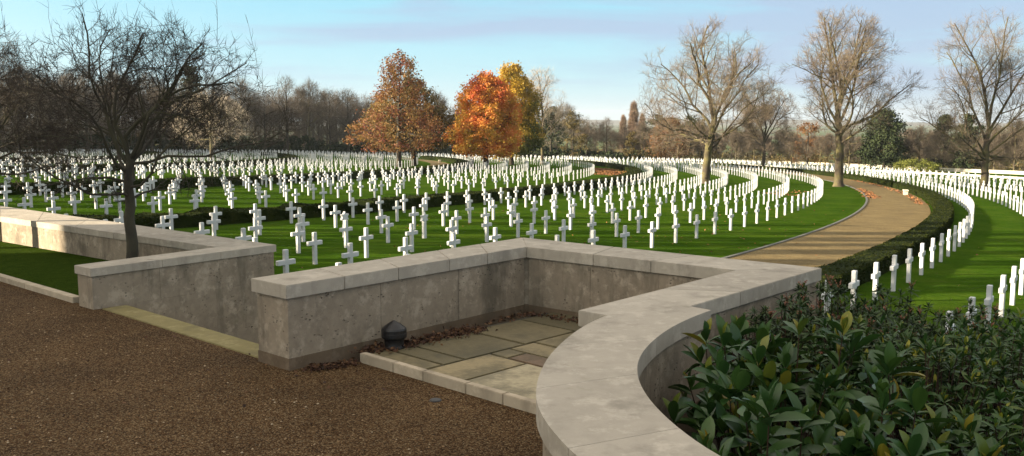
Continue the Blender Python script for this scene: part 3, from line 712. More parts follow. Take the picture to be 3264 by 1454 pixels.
# ------------------------------------------------------------------ trees
class Tree:
    """branching skeleton; levels 0-1-2 go to the trunk mesh, finer ones to the crown mesh"""
    def __init__(s, seed, H, R, clear, r0, env, n=(16,7,5,5), lean=(0,0), up=.25, wob=.14, low=15, high=70, lens=(.55,.5,.5), tw=.008, split=3, center=True, trunkwob=.02, mains=None, laterals=0, mel=(84,46), mrad=.50):
        s.r = random.Random(seed); s.H, s.R, s.env, s.up, s.wob, s.n, s.tw, s.lens = H, R, env, up, wob, n, tw, lens
        s.br = [[] for _ in range(6)]; s.tips = []
        s.lean = lean
        # trunk
        P = []; k = 14; x = y = 0
        top = H*.97 if center else clear+ (H-clear)*.45
        if mains: top = clear+(H-clear)*.20
        for i in range(k+1):
            t = i/k; z = top*t
            x = lean[0]*t*t+s.r.gauss(0,trunkwob*min(1,t*3))*(1+t); y = lean[1]*t*t+s.r.gauss(0,trunkwob*min(1,t*3))*(1+t)
            rad = r0*(1-.93*max(0,(z-clear*.8))/max(.1,top-clear*.8))**1.0 if z > clear*.8 else r0*(1.0-.12*z/clear)
            if mains: rad = r0*(1-.38*t)
            if i == 0: rad = r0*1.35
            P.append((x,y,z,max(rad,.015)))
        P.insert(1, (P[0][0],P[0][1],H*.02,r0*1.08))
        s.br[0].append(P)
        if mains:
            for i in range(mains):
                f = i/(mains-1); z = top-(top-clear)*1.1*f*s.r.uniform(.7,1.); q = s.at(P, max(.3,z)); az = i*2.39996+s.r.uniform(-.4,.4)+.7
                el = radians(mel[0]+(mel[1]-mel[0])*f+s.r.uniform(-6,6)); d = (cos(az)*cos(el), sin(az)*cos(el), sin(el))
                s.grow(q[:3], d, s.reach(q,d)*s.r.uniform(.88,1.02), r0*mrad*(1-.34*f), 1)
            for i in range(laterals):
                z = clear*(.80+.45*s.r.random()); q = s.at(P, min(z,top*.98)); az = i*2*pi/laterals+s.r.uniform(-.4,.4); el = radians(s.r.uniform(2,26))
                d = (cos(az)*cos(el), sin(az)*cos(el), sin(el)); s.grow(q[:3], d, s.reach(q,d)*s.r.uniform(.8,1.), r0*s.r.uniform(.2,.32), 1)
            return
        N1 = n[0]
        for i in range(N1):
            t = (i+s.r.uniform(.1,.9))/N1
            z = clear+(top-clear)*(t**1.05)*.93
            q = s.at(P, z); az = i*2.39996+s.r.uniform(-.5,.5)
            el = radians(low+(high-low)*t+s.r.uniform(-9,9))
            d = (cos(az)*cos(el), sin(az)*cos(el), sin(el))
            L = s.reach(q, d)*s.r.uniform(.82,1.04)
            s.grow(q[:3], d, L, min(q[3]*.75, r0*(.15+.27*(1-t))), 1)
    def at(s, P, z):
        for a, b in zip(P[:-1], P[1:]):
            if b[2] >= z:
                t = (z-a[2])/max(1e-6,b[2]-a[2]); return tuple(a[i]+(b[i]-a[i])*t for i in range(4))
        return P[-1]
    def inside(s, p, tol=1.):
        z = p[2]/s.H
        if z < s.env[0][0]-(tol-1)*.3 or z > s.env[-1][0]+(tol-1)*.3: return False
        for (a,ra),(b,rb) in zip(s.env[:-1],s.env[1:]):
            rr = rb
            if z <= b: rr = max(0, ra+(rb-ra)*(z-a)/max(1e-6,b-a)); break
        t = min(1,z)
        return hypot(p[0]-s.lean[0]*t*t, p[1]-s.lean[1]*t*t) <= rr*s.R*tol+(tol-1)*s.R*.4
    def reach(s, q, d):
        L = .3
        while L < 2.5*s.R+s.H:
            u = s.up*.35*L/s.R*.5
            p = (q[0]+d[0]*L, q[1]+d[1]*L, q[2]+d[2]*L+u*L*.5)
            if not s.inside(p) and L > .8: break
            L += .12*s.R
        return max(.5, L)
    def grow(s, p, d, L, rad, lev):
        r = s.r; k = (0,8,6,4,3,2)[lev]; seg = L/k
        P = [(*p, rad)]; D = [d]; rend = rad*(.30 if lev < 3 else .5)
        for i in range(k):
            wb = s.wob*(1 if lev < 3 else 1.5)
            d = (d[0]+r.gauss(0,wb), d[1]+r.gauss(0,wb), d[2]+r.gauss(0,wb)+s.up*((.13,.13,.2)[min(lev,2)] if lev < 3 else .1))
            l = sqrt(d[0]**2+d[1]**2+d[2]**2); d = (d[0]/l,d[1]/l,d[2]/l)
            p = (p[0]+d[0]*seg, p[1]+d[1]*seg, p[2]+d[2]*seg)
            P.append((*p, max(rend+(rad-rend)*(1-(i+1)/k), s.tw*.5))); D.append(d)
            if lev == 1 and i >= 2 and i < k-1 and not s.inside(p):
                P[-1] = (*p, s.tw); k = i+1; L = seg*k; P = [(a_[0],a_[1],a_[2],s.tw+(rad-s.tw)*(1-m_/k)) for m_, a_ in enumerate(P)]; break
        s.br[lev].append(P)
        if lev >= len(s.n): s.tips.append(p); return
        nc = max(2, round(s.n[lev]*min(1.25, max(.3, L/(s.R*(.85,.46,.24)[min(lev,3)-1])))))
        for j in range(nc):
            t = .22+.78*(j+r.uniform(.1,.9))/nc
            f = t*k; i = min(k-1,int(f)); fr = f-i
            a, b = P[i], P[i+1]; q = tuple(a[m_]+(b[m_]-a[m_])*fr for m_ in range(4)); dd = D[i+1]
            ang = radians(r.uniform(28,58)); az = r.uniform(0,2*pi)
            # perpendicular frame
            ref = (0,0,1) if abs(dd[2]) < .9 else (1,0,0)
            u = (dd[1]*ref[2]-dd[2]*ref[1], dd[2]*ref[0]-dd[0]*ref[2], dd[0]*ref[1]-dd[1]*ref[0]); l = sqrt(sum(c*c for c in u)); u = tuple(c/l for c in u)
            v = (dd[1]*u[2]-dd[2]*u[1], dd[2]*u[0]-dd[0]*u[2], dd[0]*u[1]-dd[1]*u[0])
            nd = tuple(dd[m_]*cos(ang)+(u[m_]*cos(az)+v[m_]*sin(az))*sin(ang) for m_ in range(3))
            cl_ = L*s.lens[min(lev-1,len(s.lens)-1)]*(1.15-.55*t)*r.uniform(.75,1.2)
            tip = (q[0]+nd[0]*cl_, q[1]+nd[1]*cl_, q[2]+nd[2]*cl_)
            tries = 0
            while not s.inside(tip, 1.14) and tries < 3:
                cl_ *= .65; tip = (q[0]+nd[0]*cl_, q[1]+nd[1]*cl_, q[2]+nd[2]*cl_); tries += 1
            if tries == 3 and r.random() < .2: continue
            s.grow(q[:3], nd, cl_, max(q[3]*(.55 if lev < 3 else .65), s.tw), lev+1)
    def tubes(s, levs, sides):
        Vs, Fs, Ts = [], [], []; off = 0
        for lev in levs:
            by = {}
            for P in s.br[lev]: by.setdefault(len(P), []).append(P)
            k = sides[lev] if isinstance(sides, dict) else sides
            for n, L in by.items():
                A = np.array(L); X = A[:,:,:3]; R = A[:,:,3]
                T = np.gradient(X, axis=1); T /= np.linalg.norm(T,axis=2)[:,:,None]+1e-9
                ref = np.where(np.abs(T[:,:1,2:3])<.9, np.array([0,0,1.]), np.array([1.,0,0])); ref = np.broadcast_to(ref, T.shape)
                Uu = np.cross(T, ref); Uu /= np.linalg.norm(Uu,axis=2)[:,:,None]+1e-9; Vv = np.cross(T, Uu)
                ang = np.arange(k)*2*pi/k
                ring_ = X[:,:,None]+R[:,:,None,None]*(Uu[:,:,None]*np.cos(ang)[None,None,:,None]+Vv[:,:,None]*np.sin(ang)[None,None,:,None])
                B = len(L); V = ring_.reshape(-1,3)
                idx = np.arange(B*n*k).reshape(B,n,k)
                a = idx[:,:-1]; b = idx[:,1:]
                F = np.stack([a, np.roll(a,-1,2), np.roll(b,-1,2), b], -1).reshape(-1,4)
                Vs.append(V); Fs.append(F+off); off += len(V)
                Ts.append(np.repeat(np.random.default_rng(n+lev).random(B), n*k))
        if not Vs: return np.zeros((0,3)), np.zeros((0,4),int), np.zeros(0)
        return np.concatenate(Vs), np.concatenate(Fs), np.concatenate(Ts)
def slivers(T, per, ln, wd, seed, lev=None):
    """fine twig ends: one narrow quad each, fanning out from the finest branches"""
    rng = np.random.default_rng(seed); L = len(T.n) if lev is None else lev
    A = np.array([b[-1][:3] for b in T.br[L]]+[b[len(b)//2][:3] for b in T.br[L]]); B = np.array([b[0][:3] for b in T.br[L]]*2)
    D = A-B; D /= np.linalg.norm(D,axis=1)[:,None]+1e-9
    P = np.repeat(A, per, 0); D = np.repeat(D, per, 0)+rng.normal(0,.55,(len(P),3))+np.array((0,0,.22)); D /= np.linalg.norm(D,axis=1)[:,None]
    P = P-np.repeat(A-B,per,0)*rng.uniform(0,.6,(len(P),1))
    W = np.cross(D, rng.normal(size=D.shape)); W /= np.linalg.norm(W,axis=1)[:,None]+1e-9
    l = ln*rng.uniform(.5,1.3,(len(P),1)); M_ = P+D*l*.55+rng.normal(0,ln*.05,P.shape); E = P+D*l+np.array((0,0,.08*ln))
    V = np.stack([P-W*wd*.5, P+W*wd*.5, M_+W*wd*.4, M_-W*wd*.4, E+W*wd*.18, E-W*wd*.18],1).reshape(-1,3)
    k = np.arange(len(P))[:,None]*6
    F = np.concatenate([k+np.array([[0,1,2,3]]), k+np.array([[3,2,4,5]])])
    return V, F, np.repeat(rng.random(len(P)),6)
def join_arr(a, b):
    return np.concatenate([a[0],b[0]]), np.concatenate([a[1],b[1]+len(a[0])]), np.concatenate([a[2],b[2]])
def put_tree(T, loc, rz, bark, twig, name, label, cat='tree', group=None, leaves=None, split=3, scale=1., fine=None):
    e = empty(name, loc, rz); e.scale = (scale,)*3
    V, F, t = T.tubes(range(0,split), {0:12,1:7,2:5,3:4,4:3,5:3}); fast_mesh('trunk', V, F, bark, e, t, True)
    V, F, t = T.tubes(range(split,6), {0:8,1:5,2:4,3:3,4:3,5:3})
    if fine: V, F, t = join_arr((V, F, t), slivers(T, *fine))
    if leaves is None:
        if len(V): fast_mesh('crown', V, F, twig, e, t)
    else:
        if len(V): fast_mesh('twigs', V, F, twig, e, t)
        lv_, lf_, lt_, lm = leaves; fast_mesh('crown', lv_, lf_, lm, e, lt_)
    return tag(e, label, cat, group)
def tip_leaves(T, per, spread, size, seed, mtl, lev=(3,4), zmin=0., keep=1., tone=None):
    rng = np.random.default_rng(seed); P = []
    for l in lev:
        for b in T.br[l]: P.append(b[-1][:3]); P.append(b[len(b)//2][:3])
    P = np.array(P)
    if keep < 1: P = P[rng.random(len(P)) < keep]
    cl = rng.random(len(P)); Q = np.repeat(P, per, 0)+rng.normal(0,spread,(len(P)*per,3))
    tt = np.clip(np.repeat(cl, per)*.6+rng.random(len(Q))*.4,0,1)
    if tone is not None: tt = np.clip(tone(Q, tt),0,1)
    V, F = leaf_quads(Q, size, rng, .15, .75); return V, F, np.repeat(tt,4), mtl
def shell_leaves(T, ncl, per, spread, size, seed, mtl, inner=.5, tone=None):
    """leaf clumps through the outer part of the crown's envelope"""
    rng = np.random.default_rng(seed); zz = [e_[0] for e_ in T.env]; rr = [e_[1] for e_ in T.env]; P = []
    lob = rng.uniform(0,6.28,4)
    while len(P) < ncl:
        z = rng.uniform(zz[0], zz[-1]); R = np.interp(z, zz, rr)
        if rng.random() > R+.1: continue
        a = rng.uniform(0,2*pi); lump = 1+.14*sin(3*a+lob[0]+z*9)+.10*sin(5*a+lob[1]-z*14)+.07*sin(z*17+lob[2])
        q = R*T.R*lump*sqrt(rng.uniform(inner,1.)); t = min(1,z); P.append((cos(a)*q+T.lean[0]*t*t, sin(a)*q+T.lean[1]*t*t, z*T.H))
    P = np.array(P); cl = rng.random(ncl); Q = np.repeat(P,per,0)+rng.normal(0,1,(ncl*per,3))*spread*np.array((1,1,.7))
    tt = np.clip(np.repeat(cl,per)*.6+rng.random(len(Q))*.4,0,1)
    if tone is not None: tt = np.clip(tone(Q,tt),0,1)
    V, F = leaf_quads(Q, size, rng, .15, .75); return V, F, np.repeat(tt,4), mtl
def both(a, b): return (*join_arr(a, b), a[3])
def copy_tree(src, loc, rz, scale, label, group=None):
    c = src.copy(); COL.objects.link(c); c.location = loc; c.rotation_euler = (0,0,rz); c.scale = (scale,)*3
    for ch in list(src.children):
        d = ch.copy(); COL.objects.link(d); d.parent = c
    c['label'] = label
    if group: c['group'] = group
    return c
def on(x, y, dz=-.05): return (x, y, gz(x, y)+dz)
OVAL = [(.12,.3),(.22,.75),(.35,.98),(.5,1.),(.68,.86),(.84,.6),(.95,.3),(1.0,.08)]
# big bare tree with low spreading limbs, centre right
T5 = Tree(21, 17.8, 8.6, 4.3, .47, [(.17,.55),(.24,1.),(.4,1.),(.55,.94),(.72,.8),(.86,.52),(.96,.28),(1.02,.08)], n=(0,10,7,6), lean=(.9,0), up=.34, wob=.19, tw=.010, lens=(.44,.5,.5), trunkwob=.05, mains=6, laterals=7, mel=(80,38), mrad=.44)
t5 = put_tree(T5, on(20.5,97.7), 0.4, M['bark'], M['twig'], 'bare_tree', 'big bare tree with low wide limbs on the lawn, left of the path bend', fine=(3,.75,.0135,1))
T7 = Tree(38, 18.2, 7.3, 5.0, .48, [(.25,.2),(.34,.65),(.46,.98),(.6,1.),(.74,.86),(.87,.6),(.96,.3),(1.02,.06)], n=(0,10,7,6), lean=(.35,0), up=.30, wob=.14, tw=.009, lens=(.42,.5,.5), trunkwob=.04, mains=8, laterals=4, mel=(84,42), mrad=.42)
put_tree(T7, on(33.9,95.8), 2.2, M['bark'], M['twig'], 'bare_tree', 'tall bare tree with a thick clear trunk standing at the bend of the gravel path', fine=(3,.7,.0125,2))
T8 = Tree(48, 18.8, 7.8, 3.0, .42, [(.13,.3),(.22,.85),(.34,1.),(.5,.95),(.66,.76),(.8,.62),(.92,.42),(1.0,.1)], n=(0,10,7,6), lean=(1.3,0), up=.26, wob=.12, tw=.009, lens=(.42,.5,.5), trunkwob=.04, mains=8, laterals=6, mel=(86,44), mrad=.42)
put_tree(T8, on(49.9,97.5), 1.1, M['bark'], M['twig'], 'bare_tree', 'tall bare tree among the right-hand crosses at the right edge', fine=(3,.75,.0125,3))
T4 = Tree(52, 18.4, 5.4, 4.0, .33, [(.15,.3),(.3,.8),(.48,1.),(.62,.95),(.78,.75),(.92,.42),(1.02,.08)], n=(0,9,6,5), up=.3, wob=.12, tw=.013, lens=(.42,.5,.5), trunkwob=.04, mains=8, laterals=4, mel=(86,48))
put_tree(T4, on(5.6,171.4), .3, M['bark'], M['twig_pale'], 'bare_tree', 'pale bare tree standing right of the yellow tree, slim trunk and silvery twigs', fine=(1,.9,.019,4))
T6 = Tree(61, 16., 5.8, 4., .36, OVAL, n=(0,11,7,5), up=.3, wob=.14, tw=.015, lens=(.44,.5,.5), mains=7, laterals=4)
put_tree(T6, on(45.9,168.7), 0, M['bark_dark'], M['twig'], 'bare_tree', 'dim bare tree half hidden behind the right limbs of the low-limbed tree', fine=(2,.9,.024,5))
# leafy trees
T1 = Tree(71, 16.3, 7.1, 3.4, .36, [(.15,.55),(.22,.95),(.32,1.),(.45,.82),(.58,.62),(.72,.45),(.86,.36),(.96,.28),(1.02,.1)], n=(18,7,5,4), lean=(.5,0), up=.12, wob=.14, low=-4, high=74, tw=.012)
put_tree(T1, on(-17.0,139), .8, M['bark_dark'], M['twig'], 'maple_tree', 'tallest autumn tree, thinning red-brown leaves, front trunk of the pair', leaves=both(tip_leaves(T1, 3, .22, .30, 5, M['leaf_brown'], (3,4), keep=.72), shell_leaves(T1, 420, 26, .42, .28, 15, M['leaf_brown'], .45)))
T1b = Tree(77, 13.6, 6.6, 3.6, .42, [(.2,.5),(.28,1.),(.5,1.),(.7,.8),(.86,.5),(1.0,.15)], n=(15,7,5,4), up=.12, wob=.14, low=0, high=72, tw=.012, lean=(1.5,0))
put_tree(T1b, on(-15.6,147), 2., M['bark_dark'], M['twig'], 'maple_tree', 'olive-brown leafy tree directly behind the red-brown one, second trunk of the pair', leaves=both(tip_leaves(T1b, 4, .25, .32, 6, M['leaf_olive'], (3,4), keep=.8), shell_leaves(T1b, 420, 30, .5, .3, 16, M['leaf_olive'], .4)))
EGG = [(.13,.55),(.2,.95),(.3,1.),(.45,.98),(.6,.88),(.75,.77),(.88,.57),(.96,.34),(1.0,.12)]
T2 = Tree(83, 13.9, 4.95, 2.4, .40, EGG, n=(20,8,5,4), up=.15, wob=.12, low=-4, high=74, tw=.012)
def red_tone(Q, t):    # redder leaves over the top and outermost right side, yellower at the lower left
    return t*.62+.42-.40*np.clip((Q[:,2]-8.5)/6,0,1)-.04*Q[:,0]/5
put_tree(T2, on(-4.0,141), .2, M['bark_dark'], M['twig'], 'red_maple', 'dense egg-shaped tree in flaming orange and red leaf', leaves=both(tip_leaves(T2, 4, .26, .30, 8, M['leaf_red'], (3,4), tone=red_tone), shell_leaves(T2, 620, 40, .42, .28, 18, M['leaf_red'], .6, red_tone)))
T3 = Tree(91, 17.2, 5.0, 2.8, .40, [(.1,.5),(.2,.95),(.4,1.),(.58,.92),(.75,.72),(.9,.45),(1.0,.15)], n=(19,7,5,4), up=.15, wob=.12, low=0, high=76, tw=.012)
def gold_tone(Q,t): return t*.55+.42-.20*np.clip(Q[:,0]/3.5,-1,1)-.42*np.clip((8.5-Q[:,2])/6,0,1)
put_tree(T3, on(-.1,163), .0, M['bark_dark'], M['twig'], 'yellow_tree', 'golden-yellow tree turning green, rising behind the flaming red one', leaves=both(tip_leaves(T3, 4, .26, .36, 9, M['leaf_yellow'], (3,4), tone=gold_tone), shell_leaves(T3, 480, 30, .5, .32, 19, M['leaf_yellow'], .5, gold_tone)))
T9 = Tree(97, 11., 7.2, 3., .34, [(.22,.7),(.3,1.),(.5,1.),(.7,.85),(.88,.55),(1.0,.2)], n=(15,7,6,5), up=.2, wob=.16, low=5, high=65, tw=.018)
put_tree(T9, on(-49.9,153.9), .5, M['bark'], M['twig_pale'], 'bare_tree', 'small sunlit bare tree on the lawn seen right of the hawthorn crown', fine=(3,.9,.022,6))
# hawthorns in the grass bed
HAW = [(.34,.35),(.4,.85),(.5,1.),(.64,1.),(.8,.94),(.93,.72),(1.02,.3)]
def hawthorn(seed, H, R, loc, rz, label, n, whips=True):
    T = Tree(seed, H, R, 1.55, .105, HAW, n=(0,9,7,5), up=.12, wob=.24, lens=(.46,.56,.52), tw=.0042, trunkwob=.012, mains=11, laterals=5, mel=(74,14), mrad=.36)
    r = random.Random(seed)
    if whips:
        for b in r.sample(T.br[3], 34):
            p = b[-1]
            if p[2] < H*.62: continue
            d = (r.gauss(0,.28), r.gauss(0,.28), 1.); P = [(*p[:3], .004)]; L = r.uniform(.35,.95)
            for i in range(1,5): P.append((p[0]+d[0]*L*i/4+r.gauss(0,.01), p[1]+d[1]*L*i/4, p[2]+d[2]*L*i/4, .004-.0006*i))
            T.br[4].append(P)
    return put_tree(T, loc, rz, M['bark_haw'], M['twig_haw'], 'hawthorn_tree', label, fine=(2,.18,.005,7))
hawthorn(5, 4.22, 2.5, (-6.42,15.45,.03), .0, 'leafless hawthorn with a dark tangled flat crown, behind the left wall', (12,9,8,7))
hawthorn(14, 4.3, 2.2, (-10.9,18.9,.03), 1.3, 'leafless hawthorn cut by the left edge, tangled dark crown', (12,9,8,7))

# woodland: three kinds of bare tree and one conifer kind, copied along the treeline
W1 = Tree(111, 18., 5., 3.5, .34, OVAL, n=(14,6,5,4), up=.35, wob=.15, low=15, high=74, tw=.02)
W2 = Tree(112, 17., 5.8, 2.5, .32, OVAL, n=(15,6,5,4), up=.28, wob=.17, low=8, high=70, tw=.02)
W3 = Tree(113, 18., 4.4, 5.5, .30, [(.25,.3),(.4,.8),(.55,1.),(.75,.9),(.9,.6),(1.02,.15)], n=(13,6,5,4), up=.4, wob=.14, low=25, high=76, tw=.02)
front = []
prot = {}
# (x pixel of the trunk foot in the photograph's treeline is turned into bearing and distance)
WOOD = [(-28,-1,196,.95),(-26.4,1,203,.98),(-24.6,0,206,1.),(-23,2,212,.97),(-21.2,0,222,1.0),(-19.5,1,229,1.02),(-17.8,0,238,1.03),(-16.2,2,250,1.06),(-14.9,1,253,1.02),(-13.6,0,255,1.12),(-12.3,2,258,1.08),(-11.1,1,256,1.02),(-10.0,0,255,.96),(-4.6,2,262,.98),(-3.3,1,262,.86),
 (3.4,2,253,.80),(4.6,1,250,.66),(5.8,0,252,.62),(6.9,1,254,.60),(8.0,2,250,.55)]
HEXT = {}
kinds = ['bare brown woodland tree']
Ws = [W1, W2, W3]
lab_wood = []
for i, (az, k, d, s) in enumerate(WOOD):
    x, y = d*sin(radians(az)), d*cos(radians(az))
    if k < 0: k = 1
    side = 'left of the red-brown tree' if az < -8 else ('between the red-brown and flaming trees' if az < 0 else 'right of the yellow tree')
    lab = None
    sib = [q for q in WOOD if (q[0] < -8) == (az < -8) and (q[0] < 0) == (az < 0)]
    if az < -8: lab = f'bare brown woodland tree, {ordinal(i+1)} from the left along the dark treeline'
    elif az < 0: lab = ('bare' if i % 2 else 'thin bare')+' treetop showing '+('just right of the red-brown tree' if az < -4 else 'just left of the flaming red tree')
    else: lab = f'bare brown tree along the far treeline, {ordinal(sib.index((az,k if (az,k,d,s) in WOOD else k,d,s))+1 if (az,k,d,s) in sib else 1)} right of the pale tree'
    if k not in prot:
        prot[k] = put_tree(Ws[k], on(x,y,-.2), RR.uniform(0,6), M['bark_dark'] if k != 2 else M['bark'], M['twig_wood'], 'woodland_tree', lab, group='bare trees along the wood edge', scale=s, fine=(2,1.3,.024,8+k))
    else: copy_tree(prot[k], on(x,y,-.2), RR.uniform(0,6), s, lab)
# deeper wood: one uncountable mass of the same trees
def merged(name, specs, label, mtl, trees, levels=(0,1,2,3,4), kind='stuff', cat='wood', fine=None):
    VV, FF, TT = [], [], []; off = 0; cache = {}
    for (x, y, z, s, rz, k) in specs:
        if k not in cache:
            cache[k] = trees[k].tubes(levels, {0:5,1:4,2:3,3:3,4:3,5:3})
            if fine: cache[k] = join_arr(cache[k], slivers(trees[k], *fine, 9))
        V, F, t = cache[k]; ca, sa = cos(rz), sin(rz)
        VV.append(np.stack([(V[:,0]*ca-V[:,1]*sa)*s+x, (V[:,0]*sa+V[:,1]*ca)*s+y, V[:,2]*s+z],1)); FF.append(F+off); TT.append(t); off += len(V)
    return tag(fast_mesh(name, np.concatenate(VV), np.concatenate(FF), mtl, None, np.concatenate(TT)), label, cat, kind=kind)
L1 = Tree(121, 18., 5.4, 2.2, .34, OVAL, n=(13,5,4,3), up=.25, wob=.16, low=4, high=74, tw=.024)
L2 = Tree(122, 18., 5.8, 3.0, .32, OVAL, n=(13,5,4,3), up=.22, wob=.17, low=5, high=70, tw=.024)
sp_ = []
for az in np.arange(-33, -8.5, .62):
    for j in range(3):
        d = np.interp(az, [-33,-28,-14,-8], [205,215,268,272])+j*9+RR.uniform(-3,4)
        a = radians(az+RR.uniform(-.3,.3)); x, y = d*sin(a), d*cos(a); sp_.append((x,y,gz(x,y)-.3,RR.uniform(.74,1.02)*(1.+.03*j),RR.uniform(0,6),RR.randint(0,1)))
for az in np.arange(-8.5, 9.5, .6):
    for j in range(2):
        d = 262+j*10+RR.uniform(-3,4); a = radians(az+RR.uniform(-.3,.3)); x, y = d*sin(a), d*cos(a)
        s = np.interp(az, [-8.5,-3,2,4.5,9.5],[.9,.8,.72,.60,.48]); sp_.append((x,y,gz(x,y)-.3,RR.uniform(.85,1.05)*s,RR.uniform(0,6),RR.randint(0,1)))
merged('far_wood', sp_, 'dark brown leafless wood closing off the far side of the lawn', M['twig_wood'], [L1,L2], fine=(3,1.7,.026))
# undergrowth at the foot of the wood
def bushes(name, specs, mtl, label, kind='stuff', cat='undergrowth', leaf=.5, per=900, seed=3, group=None):
    rng = np.random.default_rng(seed); P = []; T = []
    for (x, y, rx, h) in specs:
        n = per; u = rng.normal(size=(n,3)); u /= np.linalg.norm(u,axis=1)[:,None]; rr = rng.uniform(.55,1.,n)**.5
        lump = 1+.18*np.sin(u[:,0]*7+x)+.15*np.sin(u[:,2]*9+y)
        q = u*(rr*lump)[:,None]*np.array((rx,rx,h)); q[:,2] = np.abs(q[:,2]); P.append(q+np.array((x,y,gz(x,y)-.1))); T.append(rng.random(n))
    P = np.concatenate(P); V, F = leaf_quads(P, leaf, rng, .1, .8)
    return tag(fast_mesh(name, V, F, mtl, None, np.repeat(np.concatenate(T),4)), label, cat, group, kind)
sp2 = []
for az in np.arange(-33, 9.6, .75):
    d = np.interp(az, [-33,-29,-14,0,10], [207,213,258,250,250])+RR.uniform(0,3)
    a = radians(az); sp2.append((d*sin(a), d*cos(a), RR.uniform(2.6,3.6), RR.uniform(2.6,5.0)*(1. if az < 2 else .6)))
bushes('undergrowth', sp2, M['conifer'], 'dark evergreen undergrowth along the foot of the wood', leaf=.62, per=1000)

# evergreens and other single trees beyond the walls
def cloud_tree(name, x, y, H, R, env, mtl, label, seed, n=60, per=110, leaf=.4, bark='bark_dark', clear=1., rc=.22, cat='tree', group=None, dz=0.):
    rng = np.random.default_rng(seed); P = []; T = []
    for i in range(n):
        z = rng.uniform(env[0][0], env[-1][0]); rr = np.interp(z, [q[0] for q in env], [q[1] for q in env])*R
        a = rng.uniform(0,2*pi); rad = rr*sqrt(rng.uniform(.25,1.)); c = np.array((cos(a)*rad, sin(a)*rad, z*H)); s = R*rc*rng.uniform(.6,1.2)
        q = rng.normal(size=(per,3))*np.array((s,s,s*.6))*.7+c; P.append(q); T.append(np.clip(rng.random()*.6+rng.random(per)*.4,0,1))
    P = np.concatenate(P); P[:,2] = np.abs(P[:,2])+.2; V, F = leaf_quads(P, leaf, rng, .1, .7)
    e = empty(name, on(x, y, dz-.1))
    mb = MB(); lathe(mb, [(R*.07,0),(R*.055,H*.3),(R*.03,H*.7),(.03,H*.95)], 8); mb.build('trunk', M[bark], e, True)
    fast_mesh('crown', V, F, mtl, e, np.repeat(np.concatenate(T),4)); return tag(e, label, cat, group)
CONE = [(.06,.85),(.2,1.),(.4,.95),(.6,.8),(.78,.55),(.92,.28),(1.,.06)]
DOME = [(.08,.8),(.25,1.),(.5,1.),(.72,.8),(.88,.5),(1.,.15)]
def bear(az, d): a = radians(az); return d*sin(a), d*cos(a)
def pxaz(px): return degrees(atan2(px-1288, 2324))
x,y = bear(pxaz(2222),205); cloud_tree('cedar_tree', x,y, 11.4, 5.0, CONE, M['conifer'], 'broad dark evergreen with layered boughs beyond the wall, right of the path tree', 201, 110, 130, .42)
x,y = bear(pxaz(2372),210); cloud_tree('pine_tree', x,y, 10.6, 3.1, CONE, M['conifer'], 'dark narrow evergreen beyond the wall, left of the right-edge tree', 202, 55, 120, .42)
x,y = bear(pxaz(2432),207); cloud_tree('pine_tree', x,y, 10.8, 3.4, DOME, M['conifer'], 'dark rounded evergreen right behind the right-edge tree', 203, 60, 120, .42)
x,y = bear(pxaz(1650),262); cloud_tree('pine_tree', x,y, 12.0, 3.6, DOME, M['conifer'], 'small dark evergreen left of the rusty-leaved tree', 204, 50, 110, .5)
x,y = bear(pxaz(1738),270); cloud_tree('pine_tree', x,y, 12.6, 5., DOME, M['conifer'], 'dark evergreen seen behind the low limbs of the big bare tree', 205, 50, 110, .5)
x,y = bear(pxaz(1682),240); cloud_tree('beech_tree', x,y, 10.8, 5.1, DOME, M['leaf_orange'], 'rusty orange-leaved tree left of the low-limbed bare tree', 206, 90, 100, .36, clear=2)
x,y = bear(pxaz(1590),245); cloud_tree('birch_tree', x,y, 7.6, 2.2, CONE, M['leaf_olive'], 'small tawny tree in front of the dark treeline, under the poplar', 207, 30, 80, .36)
x,y = bear(pxaz(490),236); cloud_tree('pine_tree', x,y, 20.5, 3.6, CONE, M['conifer'], 'dark pointed evergreen rising behind the hawthorn branches', 208, 60, 120, .6)
x,y = bear(pxaz(1385),215); cloud_tree('pine_tree', x,y, 12.5, 3.3, DOME, M['conifer'], 'dark evergreen behind the slim trunk of the pale bare tree', 209, 45, 110, .42)
x,y = bear(pxaz(1440),230); cloud_tree('beech_tree', x,y, 11.5, 3.6, DOME, M['leaf_olive'], 'brown-leaved tree right of the pale bare tree', 210, 40, 80, .34)
x,y = bear(pxaz(2030),225); cloud_tree('beech_tree', x,y, 9.5, 4.2, DOME, M['leaf_orange'], 'rust-brown bush tree between the two tall bare trees, beyond the wall', 211, 45, 80, .34)
x,y = bear(pxaz(2308),178); cloud_tree('golden_shrub', x,y, 1.9, 4.6, [(.0,1.),(.5,.95),(.8,.7),(1.,.3)], M['mound'], 'low golden-green spreading shrub beyond the cream wall', 212, 60, 90, .25, cat='shrub', rc=.14)
# thin poplar
TP = Tree(131, 16.5, 1.5, 1.5, .22, [(.05,.5),(.2,1.),(.5,.9),(.8,.5),(1.02,.1)], n=(26,6,5,4), up=.9, wob=.08, low=62, high=80, tw=.03)
x,y = bear(pxaz(1592),275); tp = put_tree(TP, on(x,y), 0, M['bark_dark'], M['twig_poplar'], 'poplar_tree', 'tall narrow pale poplar rising above the far treeline', group='poplars on the skyline', fine=(4,.9,.05,40))
x,y = bear(pxaz(1613),300); copy_tree(tp, on(x,y), 1., .86, 'shorter poplar just right of the tall pale one')
x,y = bear(pxaz(1566),310); copy_tree(tp, on(x,y), 2., .84, 'thin low poplar just left of the tall pale one')
